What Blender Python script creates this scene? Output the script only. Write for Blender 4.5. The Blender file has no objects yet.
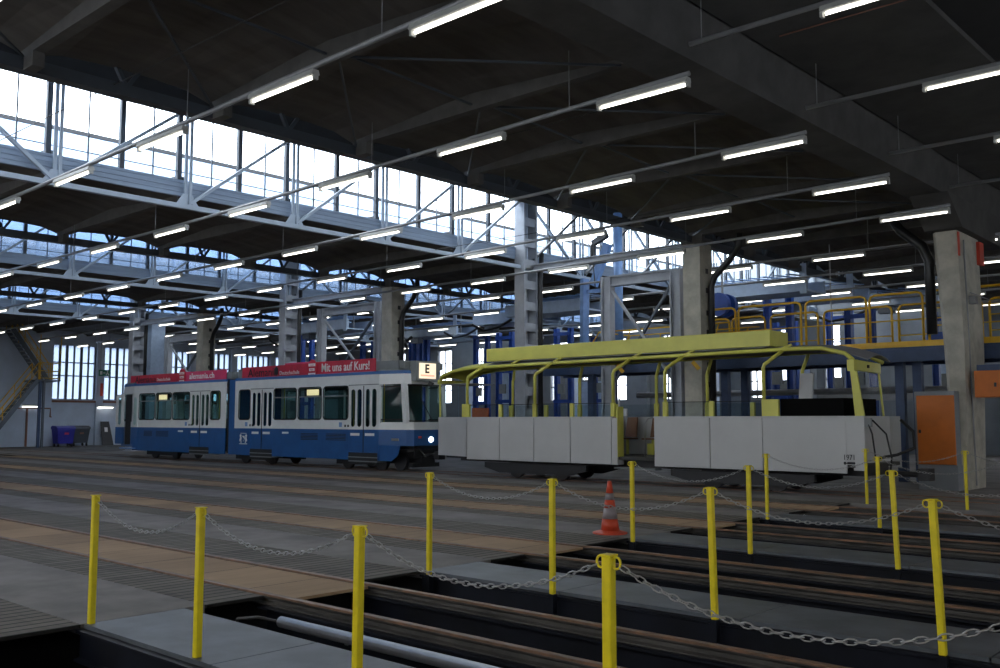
import bpy, bmesh, math, random
from math import sin, cos, pi, radians, atan, atan2, hypot, sqrt
from mathutils import Vector, Matrix
random.seed(7)
col = bpy.context.scene.collection

# ------------------------------------------------------------------ materials
MAT = {}
def mat(name, c, rough=.6, metal=0., var=.12, scale=3., emit=0., bump=0., stretch=None, c2=None, contrast=(.35, .65), spec=.5):
    if name in MAT: return MAT[name]
    m = bpy.data.materials.new(name); m.use_nodes = True
    nt = m.node_tree; N = nt.nodes; L = nt.links
    b = N['Principled BSDF']
    b.inputs['Roughness'].default_value = rough; b.inputs['Metallic'].default_value = metal
    b.inputs['Specular IOR Level'].default_value = spec
    tc = N.new('ShaderNodeTexCoord'); mp = N.new('ShaderNodeMapping'); L.new(tc.outputs['Object'], mp.inputs[0])
    if stretch: mp.inputs['Scale'].default_value = stretch
    nz = N.new('ShaderNodeTexNoise'); nz.inputs['Scale'].default_value = scale; nz.inputs['Detail'].default_value = 6; nz.inputs['Roughness'].default_value = .6
    L.new(mp.outputs[0], nz.inputs['Vector'])
    rp = N.new('ShaderNodeValToRGB'); L.new(nz.outputs[0], rp.inputs[0])
    rp.color_ramp.elements[0].position = contrast[0]; rp.color_ramp.elements[1].position = contrast[1]
    d = c2 if c2 else tuple(x*(1-var) for x in c)
    rp.color_ramp.elements[0].color = (*d, 1); rp.color_ramp.elements[1].color = (*[min(1, x*(1+var*.5)) for x in c], 1)
    L.new(rp.outputs[0], b.inputs['Base Color'])
    if emit:
        b.inputs['Emission Color'].default_value = (*c, 1); b.inputs['Emission Strength'].default_value = emit
    if bump:
        bm_ = N.new('ShaderNodeBump'); bm_.inputs['Strength'].default_value = bump; bm_.inputs['Distance'].default_value = .02
        L.new(nz.outputs[0], bm_.inputs['Height']); L.new(bm_.outputs[0], b.inputs['Normal'])
    MAT[name] = m
    return m

def plank_mat(name, ca, cb, width, gap=.1, dark=(.012, .011, .010), along='X', rough=.75, grain=(1.2, 14, 14)):
    """boards laid side by side along one axis, each with its own tone"""
    m = bpy.data.materials.new(name); m.use_nodes = True
    nt = m.node_tree; N = nt.nodes; L = nt.links; b = N['Principled BSDF']; b.inputs['Roughness'].default_value = rough
    b.inputs['Specular IOR Level'].default_value = .3
    tc = N.new('ShaderNodeTexCoord'); sp = N.new('ShaderNodeSeparateXYZ'); L.new(tc.outputs['Object'], sp.inputs[0])
    dv = N.new('ShaderNodeMath'); dv.operation = 'DIVIDE'; dv.inputs[1].default_value = width; L.new(sp.outputs[along], dv.inputs[0])
    fr = N.new('ShaderNodeMath'); fr.operation = 'FRACT'; L.new(dv.outputs[0], fr.inputs[0])
    fl = N.new('ShaderNodeMath'); fl.operation = 'FLOOR'; L.new(dv.outputs[0], fl.inputs[0])
    wn = N.new('ShaderNodeTexWhiteNoise'); wn.noise_dimensions = '1D'; L.new(fl.outputs[0], wn.inputs['W'])
    nz = N.new('ShaderNodeTexNoise'); nz.inputs['Scale'].default_value = 1; nz.inputs['Detail'].default_value = 5
    mp = N.new('ShaderNodeMapping'); mp.inputs['Scale'].default_value = grain; L.new(tc.outputs['Object'], mp.inputs[0]); L.new(mp.outputs[0], nz.inputs['Vector'])
    nb = N.new('ShaderNodeTexNoise'); nb.inputs['Scale'].default_value = .7; nb.inputs['Detail'].default_value = 3; L.new(tc.outputs['Object'], nb.inputs['Vector'])
    a1 = N.new('ShaderNodeMath'); a1.operation = 'MULTIPLY_ADD'; a1.inputs[1].default_value = .35; L.new(wn.outputs[0], a1.inputs[0]); 
    a0 = N.new('ShaderNodeMath'); a0.operation = 'MULTIPLY_ADD'; a0.inputs[1].default_value = .75; a0.inputs[2].default_value = -.35; L.new(nz.outputs[0], a0.inputs[0])
    a00 = N.new('ShaderNodeMath'); a00.operation = 'MULTIPLY_ADD'; a00.inputs[1].default_value = .9; L.new(nb.outputs[0], a00.inputs[0]); L.new(a0.outputs[0], a00.inputs[2])
    L.new(a00.outputs[0], a1.inputs[2])
    mx = N.new('ShaderNodeMix'); mx.data_type = 'RGBA'; mx.inputs['A'].default_value = (*ca, 1); mx.inputs['B'].default_value = (*cb, 1); L.new(a1.outputs[0], mx.inputs['Factor'])
    lt = N.new('ShaderNodeMath'); lt.operation = 'LESS_THAN'; lt.inputs[1].default_value = gap; L.new(fr.outputs[0], lt.inputs[0])
    m2 = N.new('ShaderNodeMix'); m2.data_type = 'RGBA'; L.new(lt.outputs[0], m2.inputs['Factor']); L.new(mx.outputs['Result'], m2.inputs['A']); m2.inputs['B'].default_value = (*dark, 1)
    L.new(m2.outputs['Result'], b.inputs['Base Color'])
    bp = N.new('ShaderNodeBump'); bp.inputs['Strength'].default_value = .5; bp.inputs['Distance'].default_value = .01; bp.invert = True
    L.new(lt.outputs[0], bp.inputs['Height']); L.new(bp.outputs[0], b.inputs['Normal'])
    MAT[name] = m; return m

def glass_mat(name, tint=(.8, .9, .95), refl=.06, diffuse=0., dcol=(.8, .88, .95)):
    m = bpy.data.materials.new(name); m.use_nodes = True; nt = m.node_tree; N = nt.nodes; L = nt.links
    N.remove(N['Principled BSDF']); out = N['Material Output']
    tr = N.new('ShaderNodeBsdfTransparent'); tr.inputs[0].default_value = (*tint, 1)
    gl = N.new('ShaderNodeBsdfGlossy'); gl.inputs['Roughness'].default_value = .05
    mx = N.new('ShaderNodeMixShader'); mx.inputs[0].default_value = refl; L.new(tr.outputs[0], mx.inputs[1]); L.new(gl.outputs[0], mx.inputs[2])
    last = mx
    if diffuse:
        tl = N.new('ShaderNodeBsdfTranslucent'); tl.inputs[0].default_value = (*dcol, 1)
        m2 = N.new('ShaderNodeMixShader'); m2.inputs[0].default_value = diffuse; L.new(mx.outputs[0], m2.inputs[1]); L.new(tl.outputs[0], m2.inputs[2]); last = m2
    L.new(last.outputs[0], out.inputs[0]); MAT[name] = m; return m

mat('concrete_floor', (.205, .19, .18), .75, var=.45, scale=1.1, bump=.1, contrast=(.3, .7))
mat('asphalt', (.115, .11, .108), .8, var=.4, scale=.9, contrast=(.3, .7))
plank_mat('grey_planks', (.03, .027, .022), (.20, .178, .147), .15, gap=.2)
plank_mat('tan_boards', (.17, .115, .07), (.42, .285, .165), 1.22, gap=.012, grain=(9, 1.5, 4))
mat('rail_body', (.06, .056, .05), .6, metal=.2, var=.5, scale=3)
mat('rust_rail', (.20, .105, .06), .5, metal=.3, var=.5, scale=4, c2=(.11, .075, .05))
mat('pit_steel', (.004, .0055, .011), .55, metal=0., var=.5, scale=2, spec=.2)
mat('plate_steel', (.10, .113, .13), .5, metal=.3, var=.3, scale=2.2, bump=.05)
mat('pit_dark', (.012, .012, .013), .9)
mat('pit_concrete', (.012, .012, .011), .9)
mat('bollard_yellow', (.74, .60, .008), .45, var=.12, scale=9)
mat('chain_steel', (.36, .36, .35), .35, metal=.9)
mat('silver_pipe', (.42, .43, .45), .3, metal=.8, scale=8)
mat('grey_paint', (.36, .38, .42), .55, var=.15, scale=2)
mat('truss_paint', (.36, .42, .50), .5, var=.12, scale=2)
mat('dark_frame', (.045, .055, .07), .5)
mat('upstand_panel', (.25, .31, .40), .6, var=.2, scale=1.2, stretch=(1, .3, 6))
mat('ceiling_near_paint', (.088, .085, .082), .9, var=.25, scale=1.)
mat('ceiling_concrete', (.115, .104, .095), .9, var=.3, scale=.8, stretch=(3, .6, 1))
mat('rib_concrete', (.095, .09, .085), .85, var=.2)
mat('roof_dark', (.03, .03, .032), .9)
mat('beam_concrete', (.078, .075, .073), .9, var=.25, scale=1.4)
mat('column_concrete', (.47, .445, .375), .8, var=.22, scale=2.5)
mat('column_blue', (.30, .38, .50), .6, var=.15)
mat('matt_black', (.004, .004, .004), .9, spec=.1)
mat('duct_black', (.015, .015, .016), .4)
mat('trunking', (.27, .275, .285), .45, metal=.3)
mat('lamp_housing', (.42, .42, .40), .5)
mat('tube_light', (1., .97, .88), .4, var=0, emit=2.6)
mat('tram_white', (.70, .71, .70), .32, var=.05)
mat('tram_blue', (.012, .085, .26), .35, var=.12, scale=2)
mat('tram_roof_blue', (.02, .11, .32), .4)
mat('tram_dark', (.012, .012, .014), .5)
mat('tram_grey', (.20, .215, .215), .5)
mat('rubber', (.012, .012, .012), .6)
mat('banner_red', (.55, .022, .05), .45, var=.25, scale=1.5)
mat('banner_pink', (.66, .05, .14), .45, var=.15, scale=1.5)
mat('sign_white', (.8, .8, .78), .5, var=.03)
mat('ink_black', (.01, .01, .012), .5)
mat('display_glow', (1., .84, .62), .4, var=0, emit=.42)
mat('display_warm', (1., .62, .36), .4, var=0, emit=.8)
mat('display_red', (.9, .42, .3), .4, var=0, emit=.5)
mat('headlight', (1., .97, .9), .3, var=0, emit=6)
mat('interior_teal', (.02, .065, .065), .6)
mat('interior_wall', (.16, .19, .18), .6)
mat('seat_wood', (.20, .085, .03), .5)
mat('seat_orange', (.42, .10, .03), .5)
mat('pole_yellow', (.55, .42, .03), .4)
mat('trailer_white', (.50, .50, .49), .4, var=.05, scale=1.2)
mat('trailer_yellow', (.66, .63, .115), .42, var=.08, scale=2)
mat('trailer_floor', (.05, .05, .045), .8)
mat('canvas_grey', (.24, .24, .26), .7)
mat('safety_yellow', (.75, .43, .015), .45, var=.12)
mat('steel_blue', (.035, .065, .14), .5, var=.2)
mat('mast_blue', (.012, .06, .30), .45, var=.2)
mat('light_blue', (.17, .30, .56), .45, var=.15)
mat('pale_blue', (.42, .52, .68), .5, var=.12)
mat('cabinet_orange', (.62, .16, .012), .5, var=.12, scale=2)
mat('cone_orange', (.55, .065, .025), .45, var=.15)
mat('cone_band', (.24, .21, .22), .5)
mat('wall_paint', (.50, .57, .69), .8, var=.12, scale=.7)
mat('wall_grey', (.26, .28, .30), .8, var=.15, scale=.6)
mat('wall_dark', (.05, .05, .052), .9)
mat('frame_steel', (.10, .12, .15), .5)
mat('bin_blue', (.02, .02, .28), .45)
mat('bin_grey', (.045, .055, .07), .5)
mat('board_black', (.03, .03, .035), .5)
mat('sign_green', (.01, .16, .09), .5)
mat('red_paint', (.62, .05, .02), .5)
mat('wheel_steel', (.05, .045, .045), .4, metal=.7)
mat('pipe_rust', (.22, .10, .07), .6)
mat('outside_ground', (.2, .21, .22), .9)
mat('outside_roof', (.42, .50, .60), .7, var=.15)
glass_mat('roof_glass', (.93, .97, 1.), .03)
glass_mat('frosted_glass', (.33, .37, .42), .03, diffuse=.5, dcol=(.5, .56, .64))
glass_mat('wall_glass', (.90, .91, .92), .05)
glass_mat('warm_glass', (.80, .785, .76), .05)  # warms the daylight through the added unseen windows
glass_mat('roof_glass_dusty', (.40, .50, .64), .03, diffuse=.15, dcol=(.5, .6, .72))
glass_mat('roof_glass_dim', (.30, .38, .48), .03, diffuse=.15, dcol=(.4, .48, .58))
glass_mat('tram_glass', (.66, .80, .78), .025)
glass_mat('clear_glass', (.88, .92, .93), .015)

# ------------------------------------------------------------------ mesh helpers
class MB:
    def __init__(s): s.v = []; s.f = []
    def add(s, vs, fs):
        n = len(s.v); s.v += [tuple(v) for v in vs]; s.f += [tuple(i+n for i in f) for f in fs]; return s
    def box(s, x0, x1, y0, y1, z0, z1):
        if x0 > x1: x0, x1 = x1, x0
        if y0 > y1: y0, y1 = y1, y0
        if z0 > z1: z0, z1 = z1, z0
        return s.add([(x0,y0,z0),(x1,y0,z0),(x1,y1,z0),(x0,y1,z0),(x0,y0,z1),(x1,y0,z1),(x1,y1,z1),(x0,y1,z1)],
              [(0,3,2,1),(4,5,6,7),(0,1,5,4),(1,2,6,5),(2,3,7,6),(3,0,4,7)])
    def prism(s, prof, axis, a0, a1):
        """closed 2D profile pushed along axis: X -> profile (y,z); Y -> (x,z); Z -> (x,y)"""
        n = len(prof)
        P = {'X': lambda a,p: (a,p[0],p[1]), 'Y': lambda a,p: (p[0],a,p[1]), 'Z': lambda a,p: (p[0],p[1],a)}[axis]
        vs = [P(a0,p) for p in prof]+[P(a1,p) for p in prof]
        return s.add(vs, [tuple(range(n-1,-1,-1)), tuple(range(n,2*n))]+[(i,(i+1)%n,n+(i+1)%n,n+i) for i in range(n)])
    def bar(s, p, q, w, h=None):
        h = h or w; p = Vector(p); q = Vector(q); d = (q-p).normalized()
        up = Vector((0,0,1)) if abs(d.z) < .95 else Vector((1,0,0))
        r = d.cross(up).normalized(); u = r.cross(d).normalized()
        c = [r*(-w/2)+u*(-h/2), r*(w/2)+u*(-h/2), r*(w/2)+u*(h/2), r*(-w/2)+u*(h/2)]
        return s.add([p+x for x in c]+[q+x for x in c], [(3,2,1,0),(4,5,6,7),(0,1,5,4),(1,2,6,5),(2,3,7,6),(3,0,4,7)])
    def tube(s, pts, r, n=8, closed=False, caps=True):
        pts = [Vector(p) for p in pts]; m = len(pts); vs = []; prev = None
        rr = r if isinstance(r, (list, tuple)) else [r]*m
        for i, p in enumerate(pts):
            a = pts[i-1] if (i > 0 or closed) else p; b = pts[(i+1) % m] if (i < m-1 or closed) else p
            d = (b-a).normalized()
            if prev is None:
                up = Vector((0,0,1)) if abs(d.z) < .9 else Vector((1,0,0)); r1 = d.cross(up).normalized()
            else:
                r1 = (prev-d*prev.dot(d)).normalized()
            prev = r1; u = d.cross(r1)
            for k in range(n):
                t = 2*pi*k/n; vs.append(p+(r1*cos(t)+u*sin(t))*rr[i])
        fs = []
        for i in range(m if closed else m-1):
            j = (i+1) % m
            for k in range(n):
                fs.append((i*n+k, i*n+(k+1)%n, j*n+(k+1)%n, j*n+k))
        if not closed and caps: fs += [tuple(range(n-1,-1,-1)), tuple(range((m-1)*n, m*n))]
        return s.add(vs, fs)
    def lathe(s, c, prof, n=16):
        vs = []; fs = []
        for r, z in prof:
            for k in range(n):
                t = 2*pi*k/n; vs.append((c[0]+r*cos(t), c[1]+r*sin(t), c[2]+z))
        for i in range(len(prof)-1):
            for k in range(n): fs.append((i*n+k, i*n+(k+1)%n, (i+1)*n+(k+1)%n, (i+1)*n+k))
        fs += [tuple(range(n-1,-1,-1)), tuple(range((len(prof)-1)*n, len(prof)*n))]
        return s.add(vs, fs)
    def wheel(s, x, y0, y1, z, r, n=20):
        return s.prism([(x+r*cos(2*pi*k/n), z+r*sin(2*pi*k/n)) for k in range(n)], 'Y', y0, y1)
    def quad(s, *p): return s.add(p, [tuple(range(len(p)))])
    def grid_wall(s, X0, X1, z0, z1, mk, openings):
        """wall with rectangular holes; mk(x0,x1,z0,z1) adds one solid block"""
        xs = sorted({X0, X1, *[o[0] for o in openings], *[o[1] for o in openings]}); zs = sorted({z0, z1, *[o[2] for o in openings], *[o[3] for o in openings]})
        xs = [x for x in xs if X0 <= x <= X1]; zs = [z for z in zs if z0 <= z <= z1]
        for a, b in zip(xs, xs[1:]):
            run = None
            for c, d in zip(zs, zs[1:]):
                mx, mz = (a+b)/2, (c+d)/2
                if any(o[0] < mx < o[1] and o[2] < mz < o[3] for o in openings):
                    if run: mk(a, b, *run); run = None
                else: run = (run[0], d) if run else (c, d)
            if run: mk(a, b, *run)
        return s
    def build(s, name, m, parent=None, smooth=False, bevel=0.):
        me = bpy.data.meshes.new(name); me.from_pydata(s.v, [], s.f)
        me.materials.append(MAT[m]); me.update()
        bm = bmesh.new(); bm.from_mesh(me); bmesh.ops.recalc_face_normals(bm, faces=bm.faces)
        if bevel: bmesh.ops.bevel(bm, geom=bm.edges[:]+bm.verts[:], offset=bevel, segments=1, affect='EDGES', profile=.7, clamp_overlap=True)
        bm.to_mesh(me); bm.free()
        if smooth:
            for p in me.polygons: p.use_smooth = len(p.vertices) <= 4
        o = bpy.data.objects.new(name, me); col.objects.link(o)
        if parent is not None:
            o.parent = parent; o.matrix_parent_inverse = parent.matrix_world.inverted() if False else Matrix.Translation(-parent.location)
        return o

def tag(o, label=None, cat=None, group=None, kind=None):
    if label: o['label'] = label
    if cat: o['category'] = cat
    if group: o['group'] = group
    if kind: o['kind'] = kind
    return o
def thing(name, label, cat, loc=(0,0,0), group=None):
    o = bpy.data.objects.new(name, None); col.objects.link(o); o.location = loc; o.empty_display_size = .2
    return tag(o, label, cat, group)
def one(name, mb, m, label, cat, group=None, **k): return tag(mb.build(name, m, **k), label, cat, group)
def struct(name, mb, m, **k): return tag(mb.build(name, m, **k), kind='structure')
def clone(root, delta):
    r = root.copy(); col.objects.link(r); r.location = root.location+Vector(delta)
    for ch in list(root.children):
        c = ch.copy(); col.objects.link(c); c.parent = r
        for g in ch.children:
            d = g.copy(); col.objects.link(d); d.parent = c
    return r
def text(name, s, size, loc, m, parent, face='-Y', sx=1., bold=0., spacing=1., align='LEFT', depth=.004):
    cu = bpy.data.curves.new(name, 'FONT'); cu.body = s; cu.size = size; cu.extrude = depth; cu.offset = bold; cu.space_character = spacing; cu.align_x = align; cu.resolution_u = 2
    t = bpy.data.objects.new(name, cu); col.objects.link(t)
    dg = bpy.context.evaluated_depsgraph_get(); me = bpy.data.meshes.new_from_object(t.evaluated_get(dg))
    bpy.data.objects.remove(t); me.name = name; me.materials.clear(); me.materials.append(MAT[m])
    M = Matrix.Diagonal((sx, 1, 1, 1)); M = Matrix.Rotation(pi/2, 4, 'X') @ M
    if face == '+X': M = Matrix.Rotation(pi/2, 4, 'Z') @ M
    me.transform(Matrix.Translation(loc) @ M)
    o = bpy.data.objects.new(name, me); col.objects.link(o)
    if parent is not None: o.parent = parent; o.matrix_parent_inverse = Matrix.Translation(-parent.location)
    return o
ORD = ['first','second','third','fourth','fifth','sixth','seventh','eighth','ninth','tenth','eleventh','twelfth','thirteenth','fourteenth','fifteenth','sixteenth','seventeenth','eighteenth','nineteenth','twentieth']

# ------------------------------------------------------------------ layout numbers (metres; tracks run along X)
EDGE = -8.1                                  # where the decking stops and the open pits start
TRACK = [2.05, 6.02, 9.9, 13.95, 17.97, 21.85]
WEST, EAST, NEAR, FAR = -64., 9., -7.4, 50.
P0, PS = 5.72, 3.28                          # shell nodes / truss posts across the hall
NODES = [P0+PS*k for k in range(-4, 14)]
LOW = [(-15.3, -8.3), (-29.6, -22.3), (-43.9, -36.6), (-63.95, -50.9)]     # low shell ceilings
MON = [(-22., -15.3), (-36.3, -29.6), (-50.6, -43.9)]     # raised roof lights
ROW = 25.45                                  # column line

# ------------------------------------------------------------------ floor
fl = MB(); rails_y = [c+s*.52 for c in TRACK for s in (-1, 1)]
for c in TRACK[:-1]:
    fl.box(WEST, EDGE-.5, c-.46, c+.46, -.09, -.031)
    fl.box(WEST, EDGE-.5, c+.57, c+1.70 if c != TRACK[-2] else c+1.53, -.09, -.031)
for i, c in enumerate(TRACK):
    fl.box(WEST, EDGE if i < 5 else EAST, c-2.35, c-1.2, -.09, 0)
    if i < 5: fl.box(WEST, EDGE-.5, c-1.2, c-.57, -.09, -.031)
fl.box(WEST, EDGE, NEAR, TRACK[0]-2.35, -.09, 0)
c = TRACK[-1]
fl.box(WEST, EAST, c-1.2, c-.57, -.09, 0); fl.box(WEST, EAST, c-.46, c+.46, -.09, 0); fl.box(WEST, EAST, c+.57, FAR+.4, -.09, 0)
struct('floor', fl, 'concrete_floor')
# rough apron behind the decking, at the far left
one('asphalt_apron', MB().box(WEST+.02, -51.3, 22.5, 49.9, 0.0005, .004), 'asphalt', 'worn dark asphalt apron in front of the far end wall', 'floor surface')
names_t = ['nearest the camera', 'second from the camera', 'third from the camera', 'fourth from the camera', 'fifth from the camera']
for i, c in enumerate(TRACK[:-1]):
    e = [-7.55, -7.75, -7.95, -7.9, -7.85][i]
    one('wooden_deck', MB().box(-48, e, c-.455, c+.455, -.03, .0), 'tan_boards', 'tan board strip between the rails of the track '+names_t[i], 'wooden floor', 'tan board strips between the rails')
    one('wooden_deck', MB().box(-48, EDGE+.02, c-1.195, c-.575, -.03, .0), 'grey_planks', 'grey weathered plank strip on the camera side of the track '+names_t[i], 'wooden floor', 'grey plank strips')
    nxt = TRACK[i+1]-2.36
    one('wooden_deck', MB().box(-48, EDGE+.02, c+.575, nxt, -.03, .0), 'grey_planks', 'grey weathered plank strip on the far side of the track '+names_t[i], 'wooden floor', 'grey plank strips')
one('wooden_deck', MB().box(-48, EDGE, -.9, TRACK[0]-2.36, .001, .02), 'grey_planks', 'grey plank strip at the camera end of the deck', 'wooden floor', 'grey plank strips')
# rails: head, web, foot; one long thing each, on dark beams over the pits
def rail_prof(y, zt=.0, s=1.):
    return [(y-.032,zt-.018),(y+.032,zt-.018),(y+.03,zt-.03),(y+.012,zt-.045),(y+.012,zt-.075),(y+.055,zt-.088),(y+.055,zt-.098),(y-.055,zt-.098),(y-.055,zt-.088),(y-.012,zt-.075),(y-.012,zt-.045),(y-.03,zt-.03)]
for i, c in enumerate(TRACK):
    for s, w in ((-1, 'near'), (1, 'far')):
        y = c+s*.52
        t = thing('rail', 'rusty steel %s rail of the track %s' % (w, (names_t+['under the blue and white tram'])[i]), 'rail', (-20, y, 0), 'track rails')
        MB().prism([(y-.034, .012), (y-.028, .016), (y+.028, .016), (y+.034, .012), (y+.034, -.004), (y-.034, -.004)], 'X', -63.5, 8.4).build('rail_head', 'rust_rail', t)
        MB().prism(rail_prof(y, .012), 'X', -63.5, 8.4).build('rail_foot', 'rail_body', t)
        if i < 5:
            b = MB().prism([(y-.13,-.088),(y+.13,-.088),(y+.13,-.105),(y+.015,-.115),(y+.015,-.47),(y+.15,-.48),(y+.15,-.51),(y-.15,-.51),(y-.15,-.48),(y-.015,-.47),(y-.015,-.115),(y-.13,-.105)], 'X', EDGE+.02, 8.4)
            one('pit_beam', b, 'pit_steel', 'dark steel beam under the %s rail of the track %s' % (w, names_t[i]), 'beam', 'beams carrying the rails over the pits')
# curved rails crossing the apron far left
for k, (yy, R_) in enumerate(((23.6, 9.), (24.7, 9.), (27.6, 8.), (28.7, 8.))):
    pts = []
    for j in range(15):
        t = j/14*pi*.62
        pts.append((-60.5+R_*.9*(1-sin(t)) - (k//2)*2.2, yy+R_*.5*(1-cos(t))*.9, .016))
    cm = MB(); [cm.bar((p[0], p[1], .010), (q[0], q[1], .010), .09, .01) for p, q in zip(pts, pts[1:])]
    one('curved_rail', cm, 'tram_dark', 'dark curved rail sunk in the apron, %s from the camera' % ORD[k], 'rail', 'curved rails in the apron')
# ------------------------------------------------------------------ pits
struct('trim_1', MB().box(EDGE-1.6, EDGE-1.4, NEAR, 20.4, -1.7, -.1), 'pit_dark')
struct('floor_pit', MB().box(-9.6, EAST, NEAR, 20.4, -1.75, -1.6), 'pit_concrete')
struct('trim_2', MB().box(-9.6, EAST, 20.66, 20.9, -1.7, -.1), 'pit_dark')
PL = ['beside the nearest bollard row', 'beside the second bollard row', 'beside the third bollard row', 'beside the fourth bollard row']
for i, c in enumerate(TRACK[1:-1]):
    y0, y1 = c-2.33, c-1.42
    t = thing('walkway', 'grey steel plate walkway over the pit '+PL[i], 'walkway', (EDGE, y0, 0), 'plate walkways over the pits')
    p = MB()
    xs = [EDGE+.02+1.98*k for k in range(9)]
    for a, b in zip(xs, xs[1:]): p.box(a, min(b-.012, 8.3), y0, y1, -.035, .0)
    p.build('plate', 'plate_steel', t)
    for yy, nm in ((y0-.02, 'near'), (y1+.02, 'far')):
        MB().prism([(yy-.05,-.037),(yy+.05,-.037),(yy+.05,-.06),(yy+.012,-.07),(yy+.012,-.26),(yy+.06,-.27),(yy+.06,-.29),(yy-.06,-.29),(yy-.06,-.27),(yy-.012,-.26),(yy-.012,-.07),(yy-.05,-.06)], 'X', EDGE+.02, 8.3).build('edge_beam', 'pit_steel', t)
for k in range(6):
    x = -7.2+2.7*k
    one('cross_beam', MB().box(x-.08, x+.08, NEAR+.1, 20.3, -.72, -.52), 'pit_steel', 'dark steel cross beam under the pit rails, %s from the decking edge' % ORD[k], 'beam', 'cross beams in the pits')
t = thing('handrail_pipe', 'silver steel pipe lying along the pit beside the nearest walkway', 'pipe', (-7.3, 5.14, -.12))
MB().tube([(-7.35, 5.14, -.10), (8., 5.14, -.10)], .05, 12).build('pipe', 'silver_pipe', t, smooth=True)
for x in (-6.4, -4.2, -2., .2): MB().box(x-.02, x+.02, 5.12, 5.36, -.155, -.125).build('bracket', 'silver_pipe', t)
MB().tube([(-7.35,5.12,-.1),(-7.5,5.0,-.06),(-7.75,4.95,-.1),(-7.9,5.0,-.3)], .015, 6).build('hose', 'rubber', t)

# ------------------------------------------------------------------ bollards and chains
BZ = 1.115
def bollard(x, y, label, tilt=(0, 0)):
    BZ = 1.06 if y < 5 else 1.11
    t = thing('bollard', label, 'bollard', (x, y, 0), 'yellow bollards along the pit walkways')
    def sh(z): return (x+tilt[0]*z, y+tilt[1]*z, z)
    MB().bar(sh(-.01), sh(BZ), .052).build('post', 'bollard_yellow', t, bevel=.006)
    MB().bar((x, y, -.2), (x, y, -.012), .062).build('socket', 'pit_steel', t)
    a = sh(BZ)
    MB().box(a[0]-.032, a[0]+.032, a[1]-.032, a[1]+.032, BZ, BZ+.008).build('cap', 'bollard_yellow', t)
    for s in (-1, 1):
        MB().tube([(a[0]+s*(.045+.024*cos(q)), a[1], BZ-.03+.028*sin(q)) for q in [2*pi*k/12 for k in range(12)]], .006, 6, closed=True).build('ring', 'bollard_yellow', t, smooth=True)
    return a
BX = [-7.95, -6.02, -4.15, -2.35, -.45, 1.45]
rows = [(3.74, [-8.06, -6.37, -4.57, -2.72, -.85, 1.0]), (7.45, [-7.87, -6.1, -4.3, -2.43, -.5]), (11.35, [-7.83, -6.02, -4.16, -2.3]), (15.46, [-7.86, -5.93, -4.05]), (19.55, [-7.74, -5.83, -3.9])]
RN = ['nearest row', 'second row', 'third row', 'fourth row', 'farthest row']
EN = ['at the decking edge', 'second from the decking edge', 'third from the decking edge', 'fourth from the decking edge', 'fifth from the decking edge', 'sixth from the decking edge']
def chain(a, b, sag, label):
    a = Vector(a); b = Vector(b); n = max(8, int((b-a).length*1.05/.046)); mb = MB()
    def P(t): return a.lerp(b, t)+Vector((0, 0, -sag*4*t*(1-t)))
    for i in range(n):
        p = P((i+.5)/n); d = (P((i+1)/n)-P(i/n)); L_ = d.length*.68; d.normalize()
        side = Vector((0, 1, 0)) if i % 2 else d.cross(Vector((0, 1, 0))).normalized()
        if i % 2 == 0: side = (side+Vector((0, .5, 0))).normalized()
        pts = []
        for k in range(8):
            q = 2*pi*(k+.5)/8; pts.append(p+d*(L_*cos(q))+side*(.0125*sin(q)))
        mb.tube(pts, .0036, 5, closed=True)
    one('chain', mb, 'chain_steel', label, 'chain', 'galvanised chains between bollards', smooth=True)
for ri, (y, xs) in enumerate(rows):
    tops = []
    for k, x in enumerate(xs):
        tl = {(0,0):(-.0,.0),(0,1):(.0,0),(0,2):(.01,0),(1,3):(-.03,.0),(1,2):(-.02,0),(1,0):(0,0),(2,2):(-.04,.02),(3,2):(0,0)}.get((ri, k), (0, 0))
        tops.append(bollard(x, y, 'yellow steel bollard %s in the %s of bollards' % (EN[k], RN[ri]), tl))
    for k in range(len(xs)-1):
        BZ = 1.06 if y < 5 else 1.11
        a, b = tops[k], tops[k+1]
        chain((a[0]+.07, a[1], BZ-.045), (b[0]-.07, b[1], BZ-.045), .19, 'slack galvanised chain in the %s, %s span from the decking edge' % (RN[ri], ORD[k]))
# traffic cone
t = thing('traffic_cone', 'orange traffic cone with two dull grey bands at the decking edge', 'cone', (-8.62, 11.85, 0))
cx, cy = -8.60, 11.87
MB().lathe((cx, cy, 0.003), [(.26, 0), (.26, .02), (.15, .05), (.14, .055)], 20).build('base', 'cone_orange', t)
def R_(z): return .14-(.14-.03)*(z-.055)/(.78-.055)
for nm, m, z0, z1 in (('body', 'cone_orange', .055, .22), ('band', 'cone_band', .22, .38), ('body', 'cone_orange', .38, .50), ('band', 'cone_band', .50, .60), ('tip', 'cone_orange', .60, .78)):
    MB().lathe((cx, cy, .003), [(R_(z0), z0), (R_(z1), z1)], 20).build(nm, m, t, smooth=True)

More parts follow.
